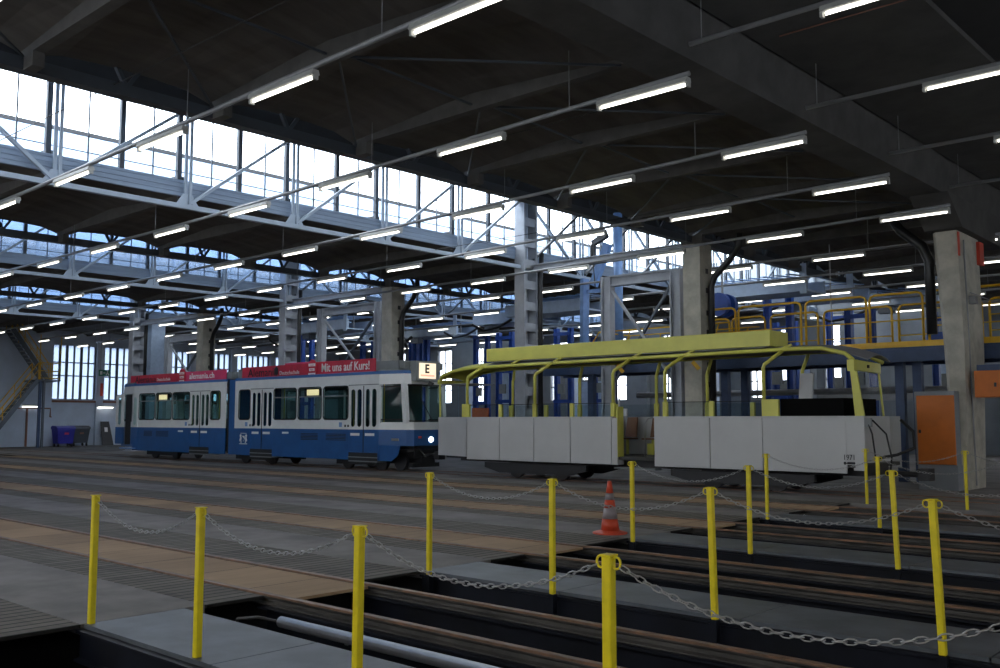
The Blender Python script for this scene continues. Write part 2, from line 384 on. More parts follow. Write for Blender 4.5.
# ------------------------------------------------------------------ roof
ce = MB()
for (xa, xb) in LOW:
    xm = (xa+xb)/2; n = 8
    for y0, y1 in zip(NODES, NODES[1:]):
        # folded shell cell: low at the two nodes, arched edge, hip creases to the middle of the next rib
        def E(t): return 7.39+.21*sin(pi*t)**.4          # arched free edge height
        seg = 6; tt = [k/seg for k in range(seg+1)]
        zc = 8.05
        ea = [(xa, y0+(y1-y0)*q, E(q)) for q in tt]; eb = [(xb, y0+(y1-y0)*q, E(q)) for q in tt]
        B0 = (xm, y0, 7.93); B1 = (xm, y1, 7.62)
        md = [(xm, y0+(y1-y0)*q, B0[2]+(B1[2]-B0[2])*q+.12*sin(pi*q)) for q in tt]
        for k in range(seg):
            ce.quad(ea[k], ea[k+1], md[k+1], md[k]); ce.quad(md[k], md[k+1], eb[k+1], eb[k])
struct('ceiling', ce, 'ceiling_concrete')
# outer skin above the shells keeps daylight out
sk = MB()
for i, (xa, xb) in enumerate(LOW): sk.prism([(xa-.02, 8.2), (xa+1., 8.3), (xb-2.6, 8.25), (xb-.03, 7.81), (xb-.03, 7.77), (xb-2.6, 8.19), (xa+1., 8.22), (xa-.02, 8.12)], 'Y', NEAR-.2, FAR+.4)
struct('ceiling_outer_skin', sk, 'outside_roof')
for i, (xa, xb) in enumerate(LOW):
    for k, y in enumerate(NODES):
        if y < -1 or (i > 1 and y < 8): continue
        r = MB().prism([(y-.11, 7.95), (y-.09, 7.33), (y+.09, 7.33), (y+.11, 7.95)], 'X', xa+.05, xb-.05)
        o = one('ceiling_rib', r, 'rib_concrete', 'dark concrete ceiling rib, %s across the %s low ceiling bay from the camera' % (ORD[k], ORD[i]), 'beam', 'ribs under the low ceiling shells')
# thin dark rods added for the dark crease lines of the nearest shells
for i, (xa, xb) in enumerate(LOW[:1]):
    xm = (xa+xb)/2
    for k, (y0, y1) in enumerate(zip(NODES, NODES[1:])):
        if y0 < 2 or y1 > 26: continue
        for nm, x in (('far', xa+.2), ('near', xb-.2)):
            one('crease_rod', MB().bar((x, y1-.12, 7.30), (xm, y0+.12, 7.44), .035), 'dark_frame', 'thin dark diagonal crease rod below the %s low ceiling, %s pair across, %s side' % (ORD[i], ORD[k-3], nm), 'tie rod', 'crease rods below the shells')
        one('crease_rod', MB().bar((xm, y0+.12, 7.52), (xm, y1-.12, 7.42), .035), 'dark_frame', 'thin dark straight crease rod below the %s low ceiling, %s across from the camera side' % (ORD[i], ORD[k-3]), 'tie rod', 'crease rods below the shells')
# edge beams (Y direction) at both sides of every roof light, with struts up to the shells
for i, (xw, xe) in enumerate(MON[:3]):
    t = thing('edge_beam', 'dark roof edge beam on the camera side of the %s roof light' % ORD[i], 'beam', (xe, ROW, 7.0), 'roof light edge beams')
    MB().box(xe-.12, xe+.14, NEAR, FAR, 7.12, 7.32).build('beam', 'dark_frame', t)
    for y in NODES[2:-1]:
        m = y+PS/2
        a = MB(); a.bar((xe, m, 7.3), (xe+.05, m-.28, 7.75), .07); a.bar((xe, m, 7.3), (xe+.05, m+.28, 7.75), .07); a.build('strut', 'dark_frame', t)
        MB().box(xe+.15, xe+.5, y-.09, y+.09, 7.1, 7.40).build('node_block', 'rib_concrete', t)
        MB().bar((xe+.3, y+.02, 7.42), (xe+.3, y+.02, 7.62), .05).build('bolt', 'sign_white', t)
# monitors: upstand, glazing, header, roof
wn = 0
for i, (xw, xe) in enumerate(MON):
    zt = 10.55
    struct('ceiling_roof_light', MB().box(xw-.25, xe+.25, NEAR-.2, FAR+.4, zt, zt+.15), 'roof_dark')
    for side, x in (('west', xw), ('east', xe)):
        if x <= WEST+.1: continue
        d = -1 if side == 'west' else 1
        xx = x+d*.25
        u = MB(); u.box(xx-.05, xx+.05, NEAR, FAR, 7.4 if side == 'west' else 8.3, 7.82 if side == 'west' else 8.35)
        if side == 'west':
            for z in (7.5, 7.62, 7.74): u.box(xx+.05, xx+.075, NEAR, FAR, z, z+.03)
        struct('wall_roof_light_%s' % side, u, 'upstand_panel')
        struct('trim_%d' % (30+2*i+(side == 'east')), MB().box(xx-.06, xx+.06, NEAR, FAR, 9.72, 10.55), 'outside_roof')
        wn += 1
        w = struct('window_%d' % wn, MB().box(xx-.006, xx+.006, NEAR, FAR, 7.82 if side == 'west' else 8.35, 9.72), ['roof_glass', 'roof_glass_dusty', 'roof_glass_dim', 'roof_glass_dim'][i] if side == 'west' else 'roof_glass')
        MB().box(xx-d*.062, xx-d*.10, NEAR, FAR, 9.74, 10.54).build('inner_lining', 'roof_dark', w)
        zb = 7.82 if side == 'west' else 8.35
        mu = MB(); th = MB(); br = MB()
        for y in NODES:
            mu.box(xx-.06, xx+.06, y+PS/2-.06, y+PS/2+.06, zb, 9.72); mu.box(xx-.06, xx+.06, y-.18, y-.06, zb, 9.72)
            for q in (.25, .75): th.box(xx-.02, xx+.02, y+PS*q-.015, y+PS*q+.015, zb, 9.72)
        br.box(xx+.012, xx+.03, NEAR, FAR, 8.02, 8.045); br.box(xx-.03, xx-.012, NEAR, FAR, 8.42, 8.435)
        mu.build('mullion', 'dark_frame', w); th.build('glazing_bar', 'frame_steel', w); br.build('transom', 'frame_steel', w)
# exterior gutter slabs between monitors seen through the glazing
# trusses just inside the western glazing
for i, x in enumerate((-22., -36.3, -50.6)):
    t = thing('roof_truss', 'pale grey steel roof truss in front of the %s band of roof glazing' % ['nearest', 'second', 'third'][i], 'truss', (x, ROW, 7.1), 'roof trusses')
    b = MB()
    b.box(x-.07, x+.07, NEAR, FAR, 7.03, 7.15); b.build('bottom_chord', 'truss_paint', t)
    MB().box(x-.09, x+.09, NEAR, FAR, 9.66, 9.8).build('top_chord', 'dark_frame', t)
    mid = 9.0
    for k, y in enumerate(NODES):
        if y < -4: continue
        p = MB(); p.box(x-.06, x-.01, y-.07, y+.01, 7.15, 9.66); p.box(x+.01, x+.06, y+.03, y+.1, 7.15, 9.66)
        p.build('post', 'truss_paint', t)
        g = MB().prism([(y-.3, 7.15), (y+.32, 7.15), (y+.14, 7.42), (y-.12, 7.42)], 'X', x-.008, x+.008); g.build('gusset_plate', 'truss_paint', t)
        if k+1 < len(NODES):
            y2 = NODES[k+1]
            up = (mid-.5 < y < 25) or y > 41
            a, bb = ((y+.1, 7.2), (y2-.1, 9.6)) if up else ((y+.1, 9.6), (y2-.1, 7.2))
            MB().bar((x, a[0], a[1]), (x, bb[0], bb[1]), .1, .08).build('diagonal', 'truss_paint', t)
            if 25 < y < 36: MB().bar((x+.1, y+.1, 7.2), (x+.1, y2-.1, 9.6), .1, .08).build('diagonal', 'dark_frame', t)
# shed beams along X on the column row
for i, (xw, xe) in enumerate(MON[:3]):
    b = MB(); y = ROW+.1
    b.prism([(y-.13, 6.92), (y+.13, 6.92), (y+.13, 6.96), (y+.02, 6.97), (y+.02, 7.13), (y+.13, 7.14), (y+.13, 7.17), (y-.13, 7.17), (y-.13, 7.14), (y-.02, 7.13), (y-.02, 6.97), (y-.13, 6.96)], 'X', xw+.3, xe-.3)
    one('steel_beam', b, 'grey_paint', 'pale grey steel beam across the %s roof light on the column line' % ['nearest', 'second', 'third'][i], 'beam', 'beams across the roof lights')

# main columns
def steel_column(x, label):
    t = thing('steel_column', label, 'column', (x, ROW, 0), 'pale laced steel columns'); y = ROW
    MB().box(x-.23, x+.23, y-.34, y-.26, 0, 9.66).build('flange', 'grey_paint', t)
    MB().box(x-.23, x+.23, y+.30, y+.38, 0, 9.66).build('flange', 'grey_paint', t)
    MB().box(x-.21, x-.17, y-.26, y+.30, 0, 9.66).build('web', 'grey_paint', t)
    k = 0; z = .3
    while z < 9.3:
        MB().box(x+.18, x+.21, y-.26, y+.30, z, z+.3).build('batten', 'grey_paint', t); z += .75
    MB().box(x-.4, x+.4, y-.5, y+.5, 0, .05).build('base_plate', 'grey_paint', t)
    return t
steel_column(-22., 'pale laced steel column standing behind the yellow open tram car')
steel_column(-36.3, 'pale laced steel column behind the blue and white tram, above the words Mit uns')
steel_column(-50.6, 'pale steel column behind the rear end of the blue and white tram')
for k, x in enumerate((-22., -36.3, -50.6)):
    one('downpipe', MB().tube([(x+.45, ROW+.34, 7.6), (x+.42, ROW+.34, 7.1), (x+.38, ROW+.34, 6.5), (x+.38, ROW+.34, 0.1)], .09, 10), 'duct_black', 'black downpipe on the %s laced steel column' % ['nearest', 'second', 'farthest'][k], 'pipe', 'black downpipes', smooth=True)
def concrete_column(x, label, m='column_concrete'):
    t = thing('concrete_column', label, 'column', (x, ROW+.4, 0), 'concrete columns with small square openings'); y = ROW+.4
    MB().box(x-.3, x+.3, y-.35, y+.35, 0, 7.12).build('shaft', m, t)
    MB().box(x-.34, x+.34, y-.4, y+.4, 7.12, 7.3).build('head', 'rib_concrete', t)
    for z in (2.7, 3.3, 4.3, 4.9, 5.6, 6.2): MB().box(x+.3, x+.306, y-.02, y+.13, z, z+.16).build('slot_shade', 'duct_black', t)  # black plates painted in for the shade inside the openings
concrete_column(-15.3, 'concrete column rising behind the yellow roof box of the open tram car')
concrete_column(-29.55, 'concrete column behind the cab roof of the blue and white tram')
concrete_column(-44., 'cream concrete column behind the roof banner of the rear tram section')
for k, x in enumerate((-15.3, -29.55, -44.)):
    pts = [(x+1.5, ROW+.35, 7.3), (x+1.45, ROW+.4, 6.95), (x+1.1, ROW+.45, 6.55), (x+.55, ROW+.5, 6.1), (x+.42, ROW+.5, 5.8), (x+.42, ROW+.5, .1)]
    one('downpipe', MB().tube(pts, .1, 10), 'duct_black', 'bent black drain pipe beside the %s concrete column' % ['nearest small', 'middle', 'farthest'][k], 'pipe', 'black bent drain pipes', smooth=True)
one('steel_column', MB().box(-49.95, -49.5, ROW+.3, ROW+1.1, 0, 7.1), 'column_blue', 'blue painted column beside the farthest steel column', 'column')
# portal frames behind the columns
def portal(xa, xb, zt, label, y):
    t = thing('portal_frame', label, 'steel frame', (xa, y, 0), 'secondary steel portal frames')
    for x in (xa, xb):
        p = MB(); p.box(x-.2, x-.15, y-.14, y+.14, 0, zt); p.box(x+.15, x+.2, y-.14, y+.14, 0, zt); p.box(x-.15, x+.15, y-.02, y+.02, 0, zt); p.build('post', 'grey_paint', t)
    b = MB(); b.box(xa+.2, xb-.2, y-.12, y+.12, zt-.06, zt); b.box(xa+.2, xb-.2, y-.12, y+.12, zt-.36, zt-.3); b.box(xa+.2, xb-.2, y-.02, y+.02, zt-.3, zt-.06); b.build('crossbeam', 'grey_paint', t)
    MB().bar((xa+.2, y, zt-.5), (xb-.2, y, 3.), .1, .08).build('brace', 'grey_paint', t)
    MB().bar((xb-.2, y+.1, zt-.4), (xa+.2, y+.1, 3.), .1, .08).build('brace', 'frame_steel', t)
portal(-19.2, -16.45, 6.6, 'grey portal frame with crossed braces behind the open tram car', 26.5)
portal(-35.2, -31.2, 6.75, 'grey portal frame with crossed braces behind the cab of the blue tram', 26.5)
portal(-49., -45.2, 6.3, 'grey portal frame behind the rear section of the blue tram', 26.5)

# big concrete beam over the decking edge and flat near ceiling
t = thing('main_beam', 'heavy dark concrete beam crossing over the decking edge with a haunch at the column', 'beam', (-7.7, ROW, 7))
MB().prism([(-8.35, 8.3), (-8.2, 7.15), (-7.35, 7.15), (-7.2, 8.3)], 'Y', NEAR, FAR).build('beam', 'beam_concrete', t)
MB().prism([(23.7, 7.14), (24.7, 6.42), (28.2, 6.35), (30.5, 7.14)], 'X', -8.1, -7.2).build('haunch', 'beam_concrete', t)
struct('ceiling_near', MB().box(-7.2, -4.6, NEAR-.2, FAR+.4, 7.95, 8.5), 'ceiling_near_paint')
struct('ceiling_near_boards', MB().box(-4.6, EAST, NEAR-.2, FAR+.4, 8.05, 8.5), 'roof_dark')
for k, y in enumerate((9.2, 14.2)):
    one('sprinkler_pipe', MB().tube([(-6.8, y, 7.93), (5., y, 7.93)], .012, 6), 'pipe_rust', 'thin red pipe under the near ceiling, %s from the left' % ORD[k], 'pipe', 'thin red ceiling pipes')
# column at the right
t = thing('concrete_column', 'large whitewashed concrete column beside the orange cabinet', 'column', (-7.6, 25.7, 0))
y0, y1 = 24.9, 26.65
c_ = MB(); v = []
for z, xa, xb in ((0, -7.72, -7.39), (3.5, -7.84, -7.33), (6.4, -8.0, -7.4)):
    yb = y1-.3*(1-z/6.4); v += [(xa+.0, y0+.12, z), (xa+.1, y0, z), (xb, y0, z), (xb, yb, z), (xa, yb, z)]
c_.add(v, [(4,3,2,1,0), (10,11,12,13,14)]+[(5*r+k, 5*r+(k+1)%5, 5*r+5+(k+1)%5, 5*r+5+k) for r in (0, 1) for k in range(5)])
c_.build('shaft', 'column_concrete', t)
MB().box(-7.37, -7.35, 24.85, 24.97, 5.75, 6.35).build('red_marker', 'red_paint', t)
MB().box(-7.38, -7.3, 26.4, 26.75, 5.7, 6.3).build('red_marker', 'red_paint', t)
MB().tube([(-7.3, 25.3, .1), (-7.36, 25.3, 6.2)], .02, 6).build('conduit', 'trunking', t)
q = MB(); q.box(-7.36, -7.2, 25.5, 25.7, 4.6, 4.8); q.bar((-7.35, 25.6, 4.9), (-7.1, 26.7, 4.75), .02); q.build('junction_box', 'trunking', t)
one('downpipe', MB().tube([(-9.3, 25.6, 7.2), (-9.0, 25.6, 6.7), (-8.45, 25.6, 6.2), (-8.3, 25.6, 5.8), (-8.3, 25.6, 3.9)], .13, 10), 'duct_black', 'thick black drain pipe left of the large whitewashed column', 'pipe', smooth=True)
one('motor_unit', MB().prism([(-6.9, 4.6), (-6.5, 4.6), (-6.4, 4.75), (-6.4, 5.1), (-6.5, 5.2), (-6.9, 5.2), (-7.0, 5.0), (-7.0, 4.8)], 'Y', 26.9, 27.3), 'board_black', 'dark box shaped motor unit mounted right of the large column', 'equipment')
t = thing('cabinet', 'orange steel cabinet standing on a grey plinth beside the large column', 'cabinet', (-8.15, 24.7, 0))
MB().box(-8.40, -7.48, 24.5, 24.88, 0, .6).build('plinth', 'wall_grey', t)
MB().box(-8.44, -7.5, 24.52, 24.88, .6, 2.40).build('body', 'wall_grey', t)
d = MB().box(-8.38, -7.5, 24.47, 24.515, .62, 2.30).build('door', 'cabinet_orange', t, bevel=.008)
MB().box(-8.34, -8.29, 24.44, 24.468, 1.38, 1.46).build('handle', 'duct_black', t)
t = thing('wall_box', 'orange box hanging under the platform right of the large column', 'cabinet', (-6.8, 25.2, 2.3))
MB().box(-7.2, -6.3, 25.1, 25.5, 2.25, 2.9).build('body', 'cabinet_orange', t, bevel=.01)
MB().box(-6.75, -6.7, 25.07, 25.099, 2.5, 2.6).build('lock', 'duct_black', t)
MB().box(-7.16, -6.34, 25.2, 25.3, 2.9, 3.05).build('hanger', 'steel_blue', t)
t = thing('trolley', 'small yellow framed trolley with red and white parts behind the large column', 'trolley', (-6.2, 26.5, 0))
f_ = MB()
for x in (-6.9, -6.2):
    for y in (26.9, 27.4): f_.tube([(x, y, .02), (x, y, .75)], .02, 6)
f_.tube([(-6.9, 26.9, .75), (-6.2, 26.9, .75), (-6.2, 27.4, .75), (-6.9, 27.4, .75)], .02, 6, closed=True); f_.build('frame', 'safety_yellow', t)
MB().lathe((-6.55, 27.15, .1), [(.12, 0), (.13, .3), (.06, .42), (.04, .5)], 12).build('bottle', 'red_paint', t); MB().box(-6.85, -6.25, 26.95, 27.35, .03, .1).build('tray', 'sign_white', t)

# ------------------------------------------------------------------ lights on trunking
LZ = 6.5
def lamp_proto():
    t = thing('fluorescent_light', 'x', 'light', (0, 0, 0), 'fluorescent tube lights in rows')
    h = MB(); h.prism([(-.05, .10), (-.07, .03), (-.045, .02), (.045, .02), (.07, .03), (.05, .10)], 'X', -.8, .8); h.build('housing', 'lamp_housing', t)
    MB().tube([(-.74, 0, -.006), (.74, 0, -.006)], .022, 8).build('tube', 'tube_light', t, smooth=True)
    for s in (-1, 1): MB().box(s*.79-.02, s*.79+.02, -.04, .04, -.045, .025).build('end_cap', 'lamp_housing', t)
    return t
PL_ = lamp_proto(); used = [False]
def lamp(x, y, z, label):
    if not used[0]: o = PL_; used[0] = True; o.location = (x, y, z)
    else: o = clone(PL_, Vector((x, y, z))-PL_.location)
    o['label'] = label
def rowy(y, x): return y*(1-.0033*(max(x, -21.)+14.))
ROWY = [3.95, 7.93, 11.9, 15.8, 19.72, 23.55]
RW = ['nearest row', 'second row', 'third row', 'fourth row', 'fifth row', 'row above the tram']
for ri, y in enumerate(ROWY):
    n = 0
    for k in range(15):
        x = -7.78-3.7*k
        if x < WEST+3: break
        if ri == 0 and x > -11: continue
        if abs(y*1.0/x) < .32: continue
        lamp(x, rowy(y, x), LZ, 'lit fluorescent tube in the %s from the left, %s along from the decking edge' % (RW[ri].replace('nearest', 'first'), ORD[k]) if ri < 5 else 'lit fluorescent tube in the row above the tram, %s along from the decking edge' % ORD[k]); n += 1
    t = thing('light_trunking', 'thin grey trunking pipe carrying the %s of ceiling lights' % RW[ri], 'pipe', (-8, y, LZ+.14), 'light trunking pipes')
    MB().tube([(x, rowy(y, x), LZ+.14) for x in (-60, -21, -14, -6.95)], .04, 8).build('pipe', 'trunking', t, smooth=True)
    for x in (-9.2, -14.3, -23.4, -28.3, -37.7, -42.8, -52., -57.): MB().bar((x, rowy(y, x), LZ+.17), (x, rowy(y, x), 7.72), .008).build('hanger', 'trunking', t)
# near bay, a little higher
for ri, y in enumerate(ROWY[1:]):
    t = thing('light_trunking', 'grey trunking pipe under the near ceiling, %s from the camera' % ORD[ri], 'pipe', (-5, y, 7.2), 'near light trunking pipes')
    MB().tube([(-7.1, y, 7.19), (8, y, 7.19)], .04, 8).build('pipe', 'trunking', t, smooth=True)
    for x in (-6.9, -2.6, 1.): MB().bar((x, y, 7.22), (x, y, 7.95), .012).build('hanger', 'trunking', t)
    if ri < 4:
        for k, x in enumerate((-4.3, -.6)):
            if y/abs(x) < 2.2 or k == 0: lamp(x, y, 7.05, 'lit fluorescent tube under the near ceiling in the %s row, %s from the big beam' % (ORD[ri], ORD[k]))
# hall behind the column line
FY = [27.5, 31.4, 35.3, 39.2, 43.1]
for ri, y in enumerate(FY):
    t = thing('light_trunking', 'grey trunking pipe behind the column line, %s row back' % ORD[ri], 'pipe', (-8, y, LZ+.14), 'rear light trunking pipes')
    MB().tube([(-60, y, LZ+.14), (2, y, LZ+.14)], .04, 8).build('pipe', 'trunking', t, smooth=True)
    for x in (-60.2, -53, -39.5, -25., -10.6): MB().bar((x, y, LZ+.17), (x, y, 7.6), .012).build('hanger', 'trunking', t)
    for k in range(17):
        x = -4.3-3.6*k
        if x < -62: break
        lamp(x, y, LZ, 'lit fluorescent tube behind the column line in the %s row back, %s from the right' % (ORD[ri], ORD[k]))

# ------------------------------------------------------------------ walls
# end wall (far left) with tall frosted windows
segs = []
y = 26.45
while y < 46: segs.append((y, y+2.9)); y += 3.45
ww = MB()
ww.grid_wall(NEAR-.3, FAR+.4, 0, 11, lambda a, b, c, d: ww.box(WEST-.35, WEST, a, b, c, d), [(a, b, 3.05, 6.65) for a, b in segs]+[(a, b, 8.1, 9.7) for a, b in zip([], [])])
struct('wall_left', ww, 'wall_paint')
struct('trim_3', MB().box(WEST, WEST+.5, 20.6, 26.3, 0, 6.9), 'wall_paint')
for (a, b) in segs: struct('trim_4', MB().box(WEST+.001, WEST+.18, b+.03, b+.5, 0, 7.0), 'wall_paint')
struct('trim_5', MB().box(WEST+.001, WEST+.12, 26.4, 48, 2.86, 3.0), 'pipe_rust')
for j, (a, b) in enumerate(segs):
    w = struct('window_%d' % (20+j), MB().box(WEST-.16, WEST-.14, a, b, 3.05, 6.65), 'frosted_glass')
    f_ = MB(); n = 6
    for k in range(n+1):
        yy = a+(b-a)*k/n; h = .085 if k % 2 == 0 else .05
        f_.box(WEST-.13, WEST-.03, yy-h, yy+h, 3.05, 6.65)
    f_.build('mullion', 'frame_steel', w)
    g = MB()
    for z in (3.05, 4.62, 5.02 if False else 5.5): g.box(WEST-.12, WEST-.02, a, b, z-.03, z+.05)
    g.build('transom', 'frame_steel', w)
# far wall
FW = [(-56.5, 1.6), (-51.3, 1.5), (-47.6, 1.3), (-44.2, 1.3), (-40.3, 1.5), (-38.1, .7), (-35.7, 1.7), (-31.8, .8), (-28.9, .9), (-25.9, .8), (-24.4, .9), (-21.4, .9), (-19.3, .5), (-14.8, 1.), (-9.5, 1.2), (-4., 1.2)]
fw = MB()
fw.grid_wall(WEST-.3, EAST+2, 0, 11, lambda a, b, c, d: fw.box(a, b, FAR, FAR+.35, c, d), [(x-w/2, x+w/2, 2.95, 6.9) for x, w in FW])
struct('wall_back', fw, 'wall_grey')
for j, (x, w_) in enumerate(FW):
    w = struct('window_%d' % (40+j), MB().box(x-w_/2, x+w_/2, FAR+.14, FAR+.16, 2.95, 6.9), 'wall_glass')
    f_ = MB()
    for xx in (x-w_/2, x, x+w_/2): f_.box(xx-.04, xx+.04, FAR+.06, FAR+.13, 2.95, 6.9)
    for z in (2.95, 3.9, 4.9, 5.9, 6.88): f_.box(x-w_/2, x+w_/2, FAR+.06, FAR+.13, z-.03, z+.03)
    f_.build('window_frame', 'frame_steel', w)
for k in range(12):
    x = -58.8+5.1*k
    if any(abs(x-a) < b/2+.4 for a, b in FW): x += 1.25
    if any(abs(x-a) < b/2+.25 for a, b in FW): x += .6
    struct('trim_%d' % (10+k), MB().box(x-.22, x+.22, FAR-.35, FAR-.01, 0, 7.0), 'wall_grey')
# walls never seen in the photograph's view but closing the hall
ewin = [(1+6*k, 5.6+6*k, 3.4, 5.6) for k in range(7)]  # unseen windows, added to light the faces turned towards this wall
we = MB(); we.grid_wall(NEAR-.3, FAR+.4, -1.8, 11, lambda a, b, c, d: we.box(EAST, EAST+.3, a, b, c, d), ewin); struct('wall_right', we, 'wall_paint')
for k, (a, b, c, d) in enumerate(ewin):
    w = struct('window_%d' % (80+k), MB().box(EAST+.14, EAST+.16, a, b, c, d), 'warm_glass')
    f_ = MB()
    for q in range(5): f_.box(EAST+.05, EAST+.13, a+(b-a)*q/4-.03, a+(b-a)*q/4+.03, c, d)
    f_.build('mullion', 'frame_steel', w)
nwin = [(-44+6*k, -39.2+6*k, 3.7, 7.8) for k in range(9)]  # unseen windows, added for daylight on the camera side of things
wl = MB(); wl.grid_wall(WEST-.3, EAST+.3, -1.8, 11, lambda a, b, c, d: wl.box(a, b, NEAR-.3, NEAR, c, d), nwin); struct('wall_near', wl, 'wall_paint')
for k, (a, b, c, d) in enumerate(nwin):
    w = struct('window_%d' % (60+k), MB().box(a, b, NEAR-.16, NEAR-.14, c, d), 'warm_glass')
    f_ = MB()
    for q in range(5): f_.box(a+(b-a)*q/4-.03, a+(b-a)*q/4+.03, NEAR-.13, NEAR-.05, c, d)
    f_.build('mullion', 'frame_steel', w)
struct('floor_outside', MB().box(-160, 100, FAR+1, 160, -.4, -.3).box(-160, WEST-1, -80, FAR+1, -.4, -.3), 'outside_ground')

# things along the end wall
def bin_(x, y, m, label):
    t = thing('waste_container', label, 'bin', (x, y, 0))
    b = MB()
    vs = []
    for z, s in ((.2, .82), (1.12, 1.)):
        for dx, dy in ((-.45, -.56), (.45, -.56), (.45, .56), (-.45, .56)): vs.append((x+dx*s, y+dy*s, z))
    b.add(vs, [(3,2,1,0), (4,5,6,7), (0,1,5,4), (1,2,6,5), (2,3,7,6), (3,0,4,7)]); b.build('body', m, t)
    MB().prism([(x-.48, 1.12), (x+.48, 1.12), (x+.46, 1.22), (x+.2, 1.32), (x-.3, 1.34), (x-.48, 1.26)], 'Y', y-.59, y+.59).build('lid', m, t)
    for dx in (-.3, .3):
        for dy in (-.42, .42): MB().wheel(x+dx, y+dy-.03, y+dy+.03, .1, .1, 12).build('wheel', 'rubber', t)
    MB().box(x+.42, x+.47, y-.1, y+.16, .78, .9).build('sticker', 'banner_pink' if m == 'bin_blue' else 'pipe_rust', t)
bin_(-61.9, 26.45, 'bin_blue', 'dark blue wheeled waste container against the end wall')
bin_(-63.1, 27.95, 'bin_grey', 'dark grey wheeled waste container right of the blue one')
t = thing('notice_board', 'black board leaning on the end wall with a white notice', 'board', (-63.6, 30.6, 0))
MB().add([(-63.2, 29.62, 0), (-63.2, 30.4, 0), (-63.7, 30.25, 1.6), (-63.7, 29.67, 1.6), (-63.16, 29.62, 0), (-63.16, 30.4, 0), (-63.66, 30.25, 1.6), (-63.66, 29.67, 1.6)], [(0,1,2,3),(4,5,6,7),(0,1,5,4),(1,2,6,5),(2,3,7,6),(3,0,4,7)]).build('panel', 'board_black', t)
MB().add([(-63.41, 29.86, .9), (-63.41, 30.08, .9), (-63.5, 30.08, 1.2), (-63.5, 29.86, 1.2)], [(0,1,2,3)]).build('notice', 'sign_white', t)
t = thing('exit_sign', 'green escape route sign hanging in front of the end wall windows', 'sign', (-60, 28.7, 5.0))
MB().box(-61.05, -61.0, 28.2, 28.95, 4.55, 4.95).build('panel', 'sign_green', t)
a = MB(); a.box(-60.998, -60.99, 28.27, 28.42, 4.63, 4.87); a.bar((-60.994, 28.47, 4.75), (-60.994, 28.63, 4.75), .008, .05); a.bar((-60.994, 28.68, 4.63), (-60.994, 28.76, 4.78), .008, .05); a.bar((-60.994, 28.76, 4.78), (-60.994, 28.86, 4.63), .008, .05); a.box(-60.998, -60.99, 28.73, 28.79, 4.8, 4.88); a.build('pictogram', 'sign_white', t)
for yy in (28.3, 28.85): MB().bar((-61.02, yy, 4.95), (-61.02, yy, 7.2), .015).build('hanger', 'frame_steel', t)
one('red_strip', MB().box(-62.9, -62.85, 29.2, 29.38, 3.3, 4.15), 'red_paint', 'narrow red hanging strip beside the end wall window pillar', 'sign')
for k, yy in enumerate((25.0, 30.0)):
    t = thing('wall_light', 'lit tube light on the end wall, %s' % ['left of the stairs foot', 'above the black board'][k], 'light', (-63.4, yy, 2.75))
    xw_ = WEST+.51 if yy < 26 else WEST+.2
    MB().box(xw_, xw_+.1, yy-.55, yy+.55, 2.58, 2.66).build('housing', 'lamp_housing', t)
    MB().tube([(xw_+.07, yy-.53, 2.54), (xw_+.07, yy+.53, 2.54)], .035, 8).build('tube', 'tube_light', t)
one('wall_pipe', MB().tube([(-63.4, 23.9, 2.45), (-63.4, 26.2, 2.45), (-63.4, 26.2, 1.9), (-63.4, 26.28, 1.9)], .05, 6).tube([(-63.4, 24.75, .02), (-63.4, 24.75, 2.4)], .07, 6), 'pipe_rust', 'rusty and grey pipes on the end wall under the stairs', 'pipe')
# stairs
t = thing('staircase', 'grey steel staircase with yellow railings climbing the end wall', 'stairs', (-62, 25, 0))
def flight(x, ya, za, yb, zb, n, rail=True):
    for dx in (-.5, .5):
        MB().bar((x+dx, ya, za), (x+dx, yb, zb), .05, .26).build('stringer', 'frame_steel', t)
    for k in range(1, n):
        q = k/n; yy = ya+(yb-ya)*q; zz = za+(zb-za)*q
        MB().box(x-.47, x+.47, yy-.13, yy+.13, zz-.01, zz+.03).build('step', 'grey_paint', t)
    r = MB()
    for dx in (-.5, .5):
        r.tube([(x+dx, ya, za+1.05), (x+dx, yb, zb+1.05)], .03, 6); r.tube([(x+dx, ya, za+.6), (x+dx, yb, zb+.6)], .02, 6)
        for k in range(4):
            q = k/3; yy = ya+(yb-ya)*q; zz = za+(zb-za)*q; r.tube([(x+dx, yy, zz), (x+dx, yy, zz+1.05)], .025, 6)
    r.build('railing', 'safety_yellow', t)
flight(-62.7, 25.5, 4.2, 23.2, 7.4, 14)
flight(-61.5, 24.4, 4.2, 21.4, .1, 16)
MB().box(-63.3, -60.95, 24.4, 25.75, 4.1, 4.2).build('landing', 'frame_steel', t)
r = MB()
for z in (4.3, 4.75, 5.25): r.tube([(-60.98, 24.5, z), (-60.98, 25.72, z), (-63.2, 25.72, z)], .025, 6)
for p in ((-60.98, 24.5), (-60.98, 25.1), (-60.98, 25.72), (-62.2, 25.72)): r.tube([(p[0], p[1], 4.2), (p[0], p[1], 5.25)], .03, 6)
for yy in (24.45, 25.72): r.tube([(-60.98, yy, 4.2), (-60.98, yy, 7.)], .03, 6)
r.build('landing_railing', 'safety_yellow', t)
MB().box(-61.2, -61.05, 24.5, 24.65, 0, 4.1).build('support_post', 'steel_blue', t); MB().box(-61.2, -61.05, 24.75, 24.87, 0, 4.1).build('support_post', 'frame_steel', t)

